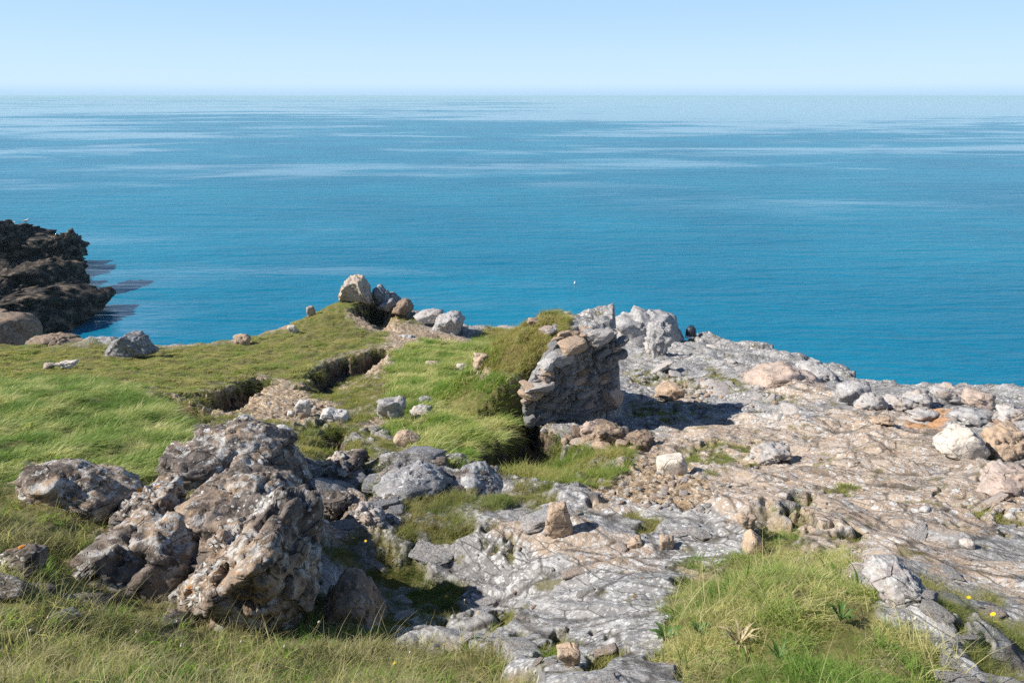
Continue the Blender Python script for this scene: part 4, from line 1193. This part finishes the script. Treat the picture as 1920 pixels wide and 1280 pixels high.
scatter([(1150, 700), (1400, 700), (1560, 770), (1300, 780), (1180, 740)], 45, 5, 12, ['shore', 'grey', 'tan', 'pale'], 'shore_stone', 'small stone on the bedrock behind the ruined wall', 'stones behind the ruined wall')

# ------------------------------------------------------------------ grass
def tuft(name, seed, blades, hgt, wid, spread, lean, droop, mat):
    rs_ = np.random.RandomState(seed)
    V_, Fq, al, sh = [], [], [], []
    for b in range(blades):
        a = rs_.uniform(0, 6.283)
        r = spread * math.sqrt(rs_.rand())
        bx, by = r * math.cos(a), r * math.sin(a)
        h = hgt * rs_.uniform(0.5, 1.0)
        da = rs_.normal(0, 0.75)
        ln = lean * rs_.uniform(0.5, 1.4)
        dx_, dy_ = math.cos(da) * ln + 0.25 * math.cos(a), math.sin(da) * ln + 0.25 * math.sin(a)
        wv = wid * rs_.uniform(0.7, 1.2)
        px_, py_ = -math.sin(a * 3.1), math.cos(a * 3.1)
        i0 = len(V_)
        c = rs_.rand()
        for s_ in range(4):
            t = s_ / 3
            zz = h * (t - droop * t * t)
            ox, oy = dx_ * h * t ** 1.6, dy_ * h * t ** 1.6
            w_ = wv * (1 - t * 0.85) * 0.5
            V_ += [(bx + ox - px_ * w_, by + oy - py_ * w_, zz), (bx + ox + px_ * w_, by + oy + py_ * w_, zz)]
            al += [t, t]
            sh += [c, c]
        for s_ in range(3):
            k = i0 + 2 * s_
            Fq += [k, k + 1, k + 3, k + 2]
    me = mesh_np(name, np.array(V_), Fq, 4, {'along': al, 'shade': sh})
    me.materials.append(mat)
    return bpy.data.objects.new(name, me)

def gn_tree(coll):
    t = bpy.data.node_groups.new('grass_tufts', 'GeometryNodeTree')
    t.interface.new_socket('Geometry', in_out='INPUT', socket_type='NodeSocketGeometry')
    t.interface.new_socket('Geometry', in_out='OUTPUT', socket_type='NodeSocketGeometry')
    gi, go = t.nodes.new('NodeGroupInput'), t.nodes.new('NodeGroupOutput')
    ip = t.nodes.new('GeometryNodeInstanceOnPoints')
    ci = t.nodes.new('GeometryNodeCollectionInfo')
    ci.inputs['Collection'].default_value = coll
    ci.inputs['Separate Children'].default_value = True
    ci.inputs['Reset Children'].default_value = True
    def na(nm, ty):
        n = t.nodes.new('GeometryNodeInputNamedAttribute')
        n.data_type = ty
        n.inputs['Name'].default_value = nm
        return n.outputs['Attribute']
    L = t.links.new
    L(gi.outputs[0], ip.inputs['Points'])
    L(ci.outputs[0], ip.inputs['Instance'])
    ip.inputs['Pick Instance'].default_value = True
    L(na('pick', 'INT'), ip.inputs['Instance Index'])
    er = t.nodes.new('FunctionNodeEulerToRotation')
    L(na('rot', 'FLOAT_VECTOR'), er.inputs[0])
    L(er.outputs[0], ip.inputs['Rotation'])
    L(na('size', 'FLOAT'), ip.inputs['Scale'])
    L(ip.outputs[0], go.inputs[0])
    return t

cellw = np.diff(GX[:, :2], axis=1).repeat(NX - 1, 1)[:-1]
cellh = np.diff(GY[:, :1], axis=0).repeat(NX - 1, 1)
AREA = cellw * cellh
visU, visV = (U > -250) & (U < 2170), (V < 1500)
seen = (visU & visV)[:-1, :-1]

def grass_field(name, label, region, dens, hgt, wid, lean, droop, cols, seed, wind=0.25, spread=0.05, blades=14, patch=0.55, hvar=0.5, tint0=0.5, tr=0.5, maxn=60000, wsd=0.35):
    coll = bpy.data.collections.new(name + '_tufts')
    mat = grass_mat(name + '_blades', cols, tr)
    NV = 5
    for k in range(NV):
        coll.objects.link(tuft('tuft', seed * 10 + k, blades, 1.0, wid / hgt, spread / hgt, lean, droop, mat))
    rs_ = np.random.RandomState(seed)
    Wt = region[:-1, :-1] * AREA * seen
    Wt = np.where(region[:-1, :-1] > 0.25, Wt, 0) * dens(GY[:-1, :-1])
    n = int(min(maxn, Wt.sum()))
    cdf = np.cumsum(Wt.ravel())
    c = np.searchsorted(cdf, rs_.rand(n) * cdf[-1])
    i, j = np.minimum(c // (NX - 1), NY - 2), np.minimum(c % (NX - 1), NX - 2)
    a, b = rs_.rand(n), rs_.rand(n)
    def bl(A):
        return (A[i, j] * (1 - b) + A[i, j + 1] * b) * (1 - a) + (A[i + 1, j] * (1 - b) + A[i + 1, j + 1] * b) * a
    x, y, z = bl(GX), bl(GY), bl(Z)
    me = bpy.data.meshes.new(name)
    me.vertices.add(n)
    me.vertices.foreach_set('co', np.stack([x, y, z - 0.012], -1).astype(np.float32).ravel())
    pt = fbm2(x * 1.1, y * 1.1, 4, seed + 5)
    pt2 = fbm2(x * 4.5, y * 4.5, 3, seed + 6)
    tint = np.clip(tint0 + patch * pt + 0.35 * pt2 + rs_.normal(0, 0.15, n), 0, 1)
    hv = np.clip(1 + hvar * (fbm2(x * 1.6 + 5, y * 1.6, 3, seed + 9) * 1.2 + 0.8 * fbm2(x * 5, y * 5, 2, seed + 8)), 0.3, 2.1)
    size = hgt * hv * rs_.uniform(0.6, 1.2, n)
    wd = wind + 0.9 * fbm2(x * 0.6, y * 0.6, 3, seed + 3) + rs_.normal(0, wsd, n)
    rot = np.stack([rs_.normal(0, 0.12, n), rs_.normal(0, 0.12, n), wd], -1)
    for nm, ty, val, pr in (('tint', 'FLOAT', tint, 'value'), ('size', 'FLOAT', size, 'value'), ('pick', 'INT', rs_.randint(0, NV, n), 'value'), ('rot', 'FLOAT_VECTOR', rot, 'vector')):
        at_ = me.attributes.new(nm, ty, 'POINT')
        at_.data.foreach_set(pr, np.asarray(val, np.int32 if ty == 'INT' else np.float32).ravel())
    o = bpy.data.objects.new(name, me)
    COL.objects.link(o)
    md = o.modifiers.new('tufts', 'NODES')
    md.node_group = gn_tree(coll)
    return tag(o, label, 'grass', kind='stuff')

GREEN, OLIVE, STRAW, DRY, PALESTRAW = (0.12, 0.20, 0.035), (0.20, 0.20, 0.06), (0.36, 0.30, 0.14), (0.24, 0.18, 0.09), (0.50, 0.44, 0.26)
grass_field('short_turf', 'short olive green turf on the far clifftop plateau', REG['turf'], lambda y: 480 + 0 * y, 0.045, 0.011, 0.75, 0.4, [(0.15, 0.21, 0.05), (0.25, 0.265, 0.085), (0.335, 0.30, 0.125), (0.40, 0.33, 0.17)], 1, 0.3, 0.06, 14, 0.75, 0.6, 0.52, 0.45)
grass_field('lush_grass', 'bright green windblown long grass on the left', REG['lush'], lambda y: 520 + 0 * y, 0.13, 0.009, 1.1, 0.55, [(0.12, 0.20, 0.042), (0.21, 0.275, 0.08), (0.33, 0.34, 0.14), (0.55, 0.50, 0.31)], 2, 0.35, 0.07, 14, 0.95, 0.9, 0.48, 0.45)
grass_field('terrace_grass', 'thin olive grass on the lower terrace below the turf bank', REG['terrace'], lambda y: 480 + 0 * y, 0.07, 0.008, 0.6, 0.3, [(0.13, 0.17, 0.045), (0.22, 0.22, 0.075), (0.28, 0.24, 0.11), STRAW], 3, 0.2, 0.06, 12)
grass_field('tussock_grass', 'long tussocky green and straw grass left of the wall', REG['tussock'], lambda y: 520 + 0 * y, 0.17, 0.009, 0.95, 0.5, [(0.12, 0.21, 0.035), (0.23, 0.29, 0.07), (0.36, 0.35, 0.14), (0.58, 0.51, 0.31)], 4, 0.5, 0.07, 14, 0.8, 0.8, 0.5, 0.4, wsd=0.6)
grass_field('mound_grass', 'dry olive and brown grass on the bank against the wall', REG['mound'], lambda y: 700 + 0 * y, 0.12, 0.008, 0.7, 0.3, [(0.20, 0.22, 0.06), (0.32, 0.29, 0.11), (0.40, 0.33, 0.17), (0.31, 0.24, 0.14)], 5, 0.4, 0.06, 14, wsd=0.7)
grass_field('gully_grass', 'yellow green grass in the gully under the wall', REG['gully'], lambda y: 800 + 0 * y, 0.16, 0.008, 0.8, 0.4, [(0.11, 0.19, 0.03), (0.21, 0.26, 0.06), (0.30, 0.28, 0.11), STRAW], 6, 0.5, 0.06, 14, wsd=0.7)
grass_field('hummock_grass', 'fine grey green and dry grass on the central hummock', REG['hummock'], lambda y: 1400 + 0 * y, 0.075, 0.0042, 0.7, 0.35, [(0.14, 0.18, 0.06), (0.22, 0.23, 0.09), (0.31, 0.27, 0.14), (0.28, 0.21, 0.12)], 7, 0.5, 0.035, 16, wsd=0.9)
grass_field('shadow_tinted_grass', 'thin grass coloured darker for the shadow of the largest boulder', REG['shaded'], lambda y: 1200 + 0 * y, 0.06, 0.0042, 0.7, 0.3, [(0.08, 0.13, 0.035), (0.15, 0.17, 0.055), DRY], 8, 0.5, 0.035, 14, wsd=0.9)  # boulder's shadow put into the blade colours
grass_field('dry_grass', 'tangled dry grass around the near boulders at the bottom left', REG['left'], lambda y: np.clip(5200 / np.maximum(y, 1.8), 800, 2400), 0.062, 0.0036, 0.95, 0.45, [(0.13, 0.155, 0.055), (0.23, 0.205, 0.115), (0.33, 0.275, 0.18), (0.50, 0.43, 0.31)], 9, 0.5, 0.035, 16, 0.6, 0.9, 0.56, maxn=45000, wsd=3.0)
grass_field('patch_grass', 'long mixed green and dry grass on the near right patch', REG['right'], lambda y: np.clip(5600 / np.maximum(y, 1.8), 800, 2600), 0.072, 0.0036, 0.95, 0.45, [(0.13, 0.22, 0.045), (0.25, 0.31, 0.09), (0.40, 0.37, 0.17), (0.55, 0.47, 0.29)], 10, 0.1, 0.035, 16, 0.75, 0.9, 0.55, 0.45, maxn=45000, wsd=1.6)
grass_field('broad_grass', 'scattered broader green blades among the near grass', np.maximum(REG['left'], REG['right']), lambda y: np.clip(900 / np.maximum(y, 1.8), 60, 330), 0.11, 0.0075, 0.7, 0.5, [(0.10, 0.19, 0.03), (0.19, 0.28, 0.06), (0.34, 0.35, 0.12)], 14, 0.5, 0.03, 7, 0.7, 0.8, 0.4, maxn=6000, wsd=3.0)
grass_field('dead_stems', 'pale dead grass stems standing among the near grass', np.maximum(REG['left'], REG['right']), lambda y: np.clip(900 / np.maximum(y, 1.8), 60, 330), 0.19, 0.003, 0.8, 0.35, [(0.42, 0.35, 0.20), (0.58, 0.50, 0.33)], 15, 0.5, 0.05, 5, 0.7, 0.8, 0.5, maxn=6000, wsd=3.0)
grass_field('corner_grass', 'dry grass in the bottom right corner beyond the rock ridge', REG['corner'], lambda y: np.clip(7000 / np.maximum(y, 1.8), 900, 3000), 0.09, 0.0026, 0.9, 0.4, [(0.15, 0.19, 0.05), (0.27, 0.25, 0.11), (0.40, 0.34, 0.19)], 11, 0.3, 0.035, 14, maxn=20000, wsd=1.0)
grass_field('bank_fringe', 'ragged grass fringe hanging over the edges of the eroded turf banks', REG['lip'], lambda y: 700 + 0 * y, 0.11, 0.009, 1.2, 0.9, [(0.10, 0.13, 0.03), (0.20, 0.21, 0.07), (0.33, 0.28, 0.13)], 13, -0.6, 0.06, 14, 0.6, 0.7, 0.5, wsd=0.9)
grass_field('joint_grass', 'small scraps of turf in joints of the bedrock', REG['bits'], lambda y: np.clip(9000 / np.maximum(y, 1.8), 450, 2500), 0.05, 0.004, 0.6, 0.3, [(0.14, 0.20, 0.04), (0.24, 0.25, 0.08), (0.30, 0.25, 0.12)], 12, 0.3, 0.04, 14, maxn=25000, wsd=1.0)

# ------------------------------------------------------------------ small things
def loft(name, pts, rad, seg=10, squash=1.0):
    V_, Fq = [], []
    for i, (p, r) in enumerate(zip(pts, rad)):
        a = Vector(pts[min(i + 1, len(pts) - 1)]) - Vector(pts[max(i - 1, 0)])
        t = a.normalized()
        sx = t.orthogonal().normalized() if abs(t.z) > 0.95 else t.cross(Vector((0, 0, 1))).normalized()
        sy = t.cross(sx).normalized()
        for k in range(seg):
            an = 6.28318 * k / seg
            V_.append(tuple(Vector(p) + sx * (math.cos(an) * r) + sy * (math.sin(an) * r * squash)))
    for i in range(len(pts) - 1):
        for k in range(seg):
            a, b = i * seg + k, i * seg + (k + 1) % seg
            Fq += [a, b, b + seg, a + seg]
    return mesh_np(name, np.array(V_), Fq, 4)

gull_white, gull_grey, gull_yellow = flat_mat('gull_white', (0.8, 0.8, 0.78), 0.7, 0.05), flat_mat('gull_grey', (0.35, 0.36, 0.38), 0.7, 0.1), flat_mat('gull_yellow', (0.6, 0.4, 0.08), 0.5)
def gull(u, v, heading, sc, label):
    best = None
    for o in COL.objects:
        if o.name.startswith('sea_cliff') or o.name == 'sea_rock':
            co = np.empty(len(o.data.vertices) * 3)
            o.data.vertices.foreach_get('co', co)
            co = co.reshape(-1, 3) + np.array(o.location)
            uu, vv = sight(co[:, 0], co[:, 1], co[:, 2])
            m = np.abs(uu - u) < 3
            if m.any():
                k = np.argmin(np.where(m, vv, 1e9))
                if best is None or vv[k] < best[0]:
                    best = (vv[k], co[k])
    t = bpy.data.objects.new('gull', None)
    COL.objects.link(t)
    t.location = best[1]
    t.rotation_euler = (0, 0, heading)
    t.scale = (sc, sc, sc)
    tag(t, label, 'gull', 'gulls on the dark cliff')
    link('body', loft('body', [(-0.30, 0, 0.20), (-0.22, 0, 0.21), (-0.10, 0, 0.20), (0.05, 0, 0.22), (0.14, 0, 0.27), (0.18, 0, 0.34), (0.21, 0, 0.38), (0.25, 0, 0.39), (0.28, 0, 0.385)], [0.005, 0.04, 0.085, 0.10, 0.075, 0.05, 0.055, 0.04, 0.005]), gull_white, t)
    link('beak', loft('beak', [(0.26, 0, 0.385), (0.31, 0, 0.38), (0.34, 0, 0.37)], [0.018, 0.013, 0.002], 6), gull_yellow, t)
    for sg in (-1, 1):
        link('wing', loft('wing', [(0.10, sg * 0.07, 0.25), (0.0, sg * 0.095, 0.245), (-0.18, sg * 0.07, 0.23), (-0.36, sg * 0.03, 0.21)], [0.01, 0.045, 0.04, 0.004], 8), gull_grey, t)
        link('leg', loft('leg', [(0.0, sg * 0.04, 0.14), (0.01, sg * 0.04, 0.06), (0.0, sg * 0.04, -0.01)], [0.012, 0.008, 0.008], 6), gull_yellow, t)
gull(50, 437, 0.4, 1.0, 'white gull standing on the crest of the dark cliff')
gull(28, 440, 2.6, 0.85, 'second gull nearer the edge of the view on the dark cliff')

# dark domed container with a pale base on the shore rocks
cx_, cy_, cz_ = hit(1292, 634, Z)
pot = bpy.data.objects.new('container', None)
COL.objects.link(pot)
pot.location = (cx_, cy_ - 0.15, cz_ + 0.09)
pot.rotation_euler = (0.0, 0.06, 0.2)
tag(pot, 'small dark domed container with a white base strip on the shore edge', 'container')
navy, whitep = flat_mat('dark_plastic', (0.035, 0.042, 0.06), 0.45, 0.3), flat_mat('white_plastic', (0.75, 0.75, 0.74), 0.5, 0.05)
k_ = 1.0
link('body', loft('body', [(0, 0, 0.07), (0, 0, 0.09), (0, 0, 0.27), (0, 0, 0.34), (0, 0, 0.40), (0, 0, 0.44), (0, 0, 0.455)], [0.01, 0.185, 0.185, 0.18, 0.15, 0.08, 0.004], 24), navy, pot)
link('base_strip', loft('base_strip', [(0, 0, 0.0), (0, 0, 0.005), (0, 0, 0.075), (0, 0, 0.08)], [0.01, 0.193, 0.193, 0.01], 24), whitep, pot)
link('lid_rim', loft('lid_rim', [(0, 0, 0.27), (0, 0, 0.275), (0, 0, 0.295), (0, 0, 0.30)], [0.18, 0.196, 0.196, 0.18], 24), navy, pot)
for k in range(8):
    an = k * 0.785
    link('rib', loft('rib', [(0.187 * math.cos(an), 0.187 * math.sin(an), 0.09), (0.187 * math.cos(an), 0.187 * math.sin(an), 0.27)], [0.012, 0.012], 6), navy, pot)
link('handle', loft('handle', [(-0.1, 0, 0.43), (-0.07, 0, 0.47), (0.0, 0, 0.485), (0.07, 0, 0.47), (0.1, 0, 0.43)], [0.012] * 5, 6), navy, pot)

yb = CZ / math.tan(PITCH + math.atan((531 - 640) / F))
fl = at(1078, 531, yb)
bo = tag(link('float', loft('float', [(0, 0, -0.08), (0, 0, -0.06), (0, 0, 0.0), (0, 0, 0.06), (0, 0, 0.09), (0, 0, 0.10), (0, 0, 0.17), (0, 0, 0.172)], [0.01, 0.07, 0.10, 0.075, 0.03, 0.02, 0.02, 0.002], 12), whitep), 'tiny pale float on the open blue water', 'float')
bo.location = (fl[0], fl[1], 0.02)

# flowers, rosettes and dry stalks
petal, stem, leafm, strawm, headm = flat_mat('yellow_petal', (0.75, 0.52, 0.01), 0.6, 0.1), flat_mat('flower_stem', (0.10, 0.14, 0.04)), flat_mat('broad_leaf', (0.07, 0.135, 0.025), 0.5, 0.25, 12), flat_mat('dry_stalk', (0.42, 0.34, 0.20)), flat_mat('seed_head', (0.55, 0.47, 0.40))
rf = random.Random(3)
def blossom(r, n):
    V_, Fq = [], []
    for ly in range(2):
        for k in range(n):
            a = 6.283 * (k + ly * 0.5) / n
            ca, sa = math.cos(a), math.sin(a)
            R_ = r * (1 - 0.35 * ly)
            i = len(V_)
            for rr, ww, zz in ((0.1, 0.08, 0), (0.6, 0.20, 0.18), (1.0, 0.12, 0.16)):
                V_ += [(ca * rr * R_ - sa * ww * R_, sa * rr * R_ + ca * ww * R_, zz * R_ + ly * 0.15 * r), (ca * rr * R_ + sa * ww * R_, sa * rr * R_ - ca * ww * R_, zz * R_ + ly * 0.15 * r)]
            Fq += [i, i + 1, i + 3, i + 2, i + 2, i + 3, i + 5, i + 4]
    return mesh_np('petals', np.array(V_), Fq, 4)
bl_me = blossom(0.013, 12)
for u, v, lb in [(665, 1008, 'yellow flower on the dry hummock above the shadow'), (690, 1015, 'yellow flower at the upper edge of the boulder shadow'), (838, 1118, 'yellow flower inside the boulder shadow'), (822, 1216, 'left of two yellow flowers by the low grey slab'), (837, 1214, 'right of two yellow flowers by the low grey slab'),
                 (742, 1252, 'single yellow flower lowest in the near grass'), (1815, 1128, 'yellow flower in thin grass beyond the ridge rock'), (1858, 1165, 'yellow flower furthest along the thin grass beyond the ridge'), (1866, 1182, 'yellow flower below its neighbour beyond the ridge')]:
    x, y, z = hit(u, v + 16, Z)
    f = bpy.data.objects.new('flower', None)
    COL.objects.link(f)
    f.location = (x, y, z)
    f.rotation_euler = (rf.uniform(-.2, .2), rf.uniform(-.2, .2), rf.uniform(0, 6))
    tag(f, lb, 'flower', 'yellow flowers in the grass')
    h = rf.uniform(0.06, 0.10)
    link('stem', loft('stem', [(0, 0, 0), (0.005, 0, h * 0.5), (0, 0, h)], [0.0015] * 3, 5), stem, f)
    p = link('petals', bl_me, petal, f)
    p.location = (0, 0, h)
    p.rotation_euler = (0.5, 0, 0)
def rosette(u, v, n, L_, w_, up, label, mat):
    x, y, z = hit(u, v, Z)
    f = bpy.data.objects.new('leafy_plant', None)
    COL.objects.link(f)
    f.location = (x, y, z + 0.01)
    tag(f, label, 'plant')
    for k in range(n):
        a = 6.283 * k / n + rf.uniform(-.3, .3)
        l = L_ * rf.uniform(0.6, 1.1)
        V_, Fq = [], []
        for i in range(6):
            t = i / 5
            ww = w_ * math.sin(math.pi * min(0.97, 0.12 + 0.85 * t)) * 0.5
            zz = l * up * (math.sin(t * 2.0)) + (0.006 if i % 2 else 0)
            V_ += [(t * l, -ww, zz), (t * l, 0, zz - ww * 0.35), (t * l, ww, zz)]
        for i in range(5):
            b = i * 3
            Fq += [b, b + 1, b + 4, b + 3, b + 1, b + 2, b + 5, b + 4]
        o = link('leaf', mesh_np('leaf', np.array(V_), Fq, 4), mat, f)
        o.rotation_euler = (0, rf.uniform(-.3, .1), a)
rosette(1250, 1200, 12, 0.09, 0.035, 0.5, 'bright green leafy plant at the left edge of the near grass patch', leafm)
rosette(1312, 1190, 11, 0.08, 0.035, 0.5, 'pale green leafy plant low in the near grass patch', leafm)
rosette(1575, 1170, 14, 0.09, 0.014, 0.9, 'dark green broad bladed plant high in the near grass patch', leafm)
rosette(1460, 1240, 13, 0.09, 0.012, 0.7, 'green plant with narrow leaves at the bottom of the grass patch', leafm)
rosette(1385, 1215, 18, 0.12, 0.012, 0.6, 'spiky dry rosette in the left of the near grass patch', strawm)
rosette(15, 1115, 9, 0.10, 0.03, 0.7, 'dark leafy plant at the left edge in dry grass', leafm)
for u, v, h, ln in [(250, 1215, 0.2, 0.3), (350, 1190, 0.2, -0.2), (575, 1200, 0.24, 0.5), (530, 1230, 0.16, 0.2), (985, 1262, 0.12, 0.1), (1420, 1060, 0.24, -0.25), (1500, 1065, 0.2, 0.3), (330, 1240, 0.18, 0.35), (120, 1190, 0.2, -0.3), (60, 1220, 0.2, 0.2), (760, 1235, 0.14, 0.3), (1560, 1120, 0.2, 0.4), (1690, 1190, 0.16, 0.3), (560, 965, 0.22, 0.35), (455, 1235, 0.2, 0.1), (870, 1120, 0.1, 0.1)]:
    x, y, z = hit(u, v + 25, Z)
    f = bpy.data.objects.new('seed_stalk', None)
    COL.objects.link(f)
    f.location = (x, y, z)
    tag(f, 'thin dry flower stalk with a pale seed head in the near grass', 'stalk', 'dry seed stalks')
    link('stem', loft('stem', [(0, 0, 0), (ln * h * 0.2, 0, h * 0.5), (ln * h * 0.8, 0, h)], [0.0014, 0.0012, 0.001], 5), strawm, f)
    link('seed_head', loft('seed_head', [(ln * h * 0.8, 0, h - 0.006), (ln * h * 0.8, 0, h), (ln * h * 0.85, 0, h + 0.009), (ln * h * 0.87, 0, h + 0.012)], [0.001, 0.007, 0.006, 0.001], 8), headm, f)

# ------------------------------------------------------------------ sea haze
bm = bmesh.new()
bmesh.ops.create_cube(bm, size=1.0)
hm = bpy.data.meshes.new('haze')
bm.to_mesh(hm)
bm.free()
hz = N('sea_haze')
pv = hz.new('ShaderNodeVolumePrincipled')
pv.inputs['Color'].default_value = (0.62, 0.92, 1.0, 1)
pv.inputs['Density'].default_value = HAZE
pv.inputs['Anisotropy'].default_value = 0.0
hz.t.links.new(pv.outputs[0], hz.out.inputs['Volume'])
haze = tag(link('haze', hm, hz.m), 'thin pale sea haze over the water', 'haze', kind='stuff')
haze.scale = (34000, 34000, 21.5)
haze.location = (0, 0, 16.5 - 10.75)
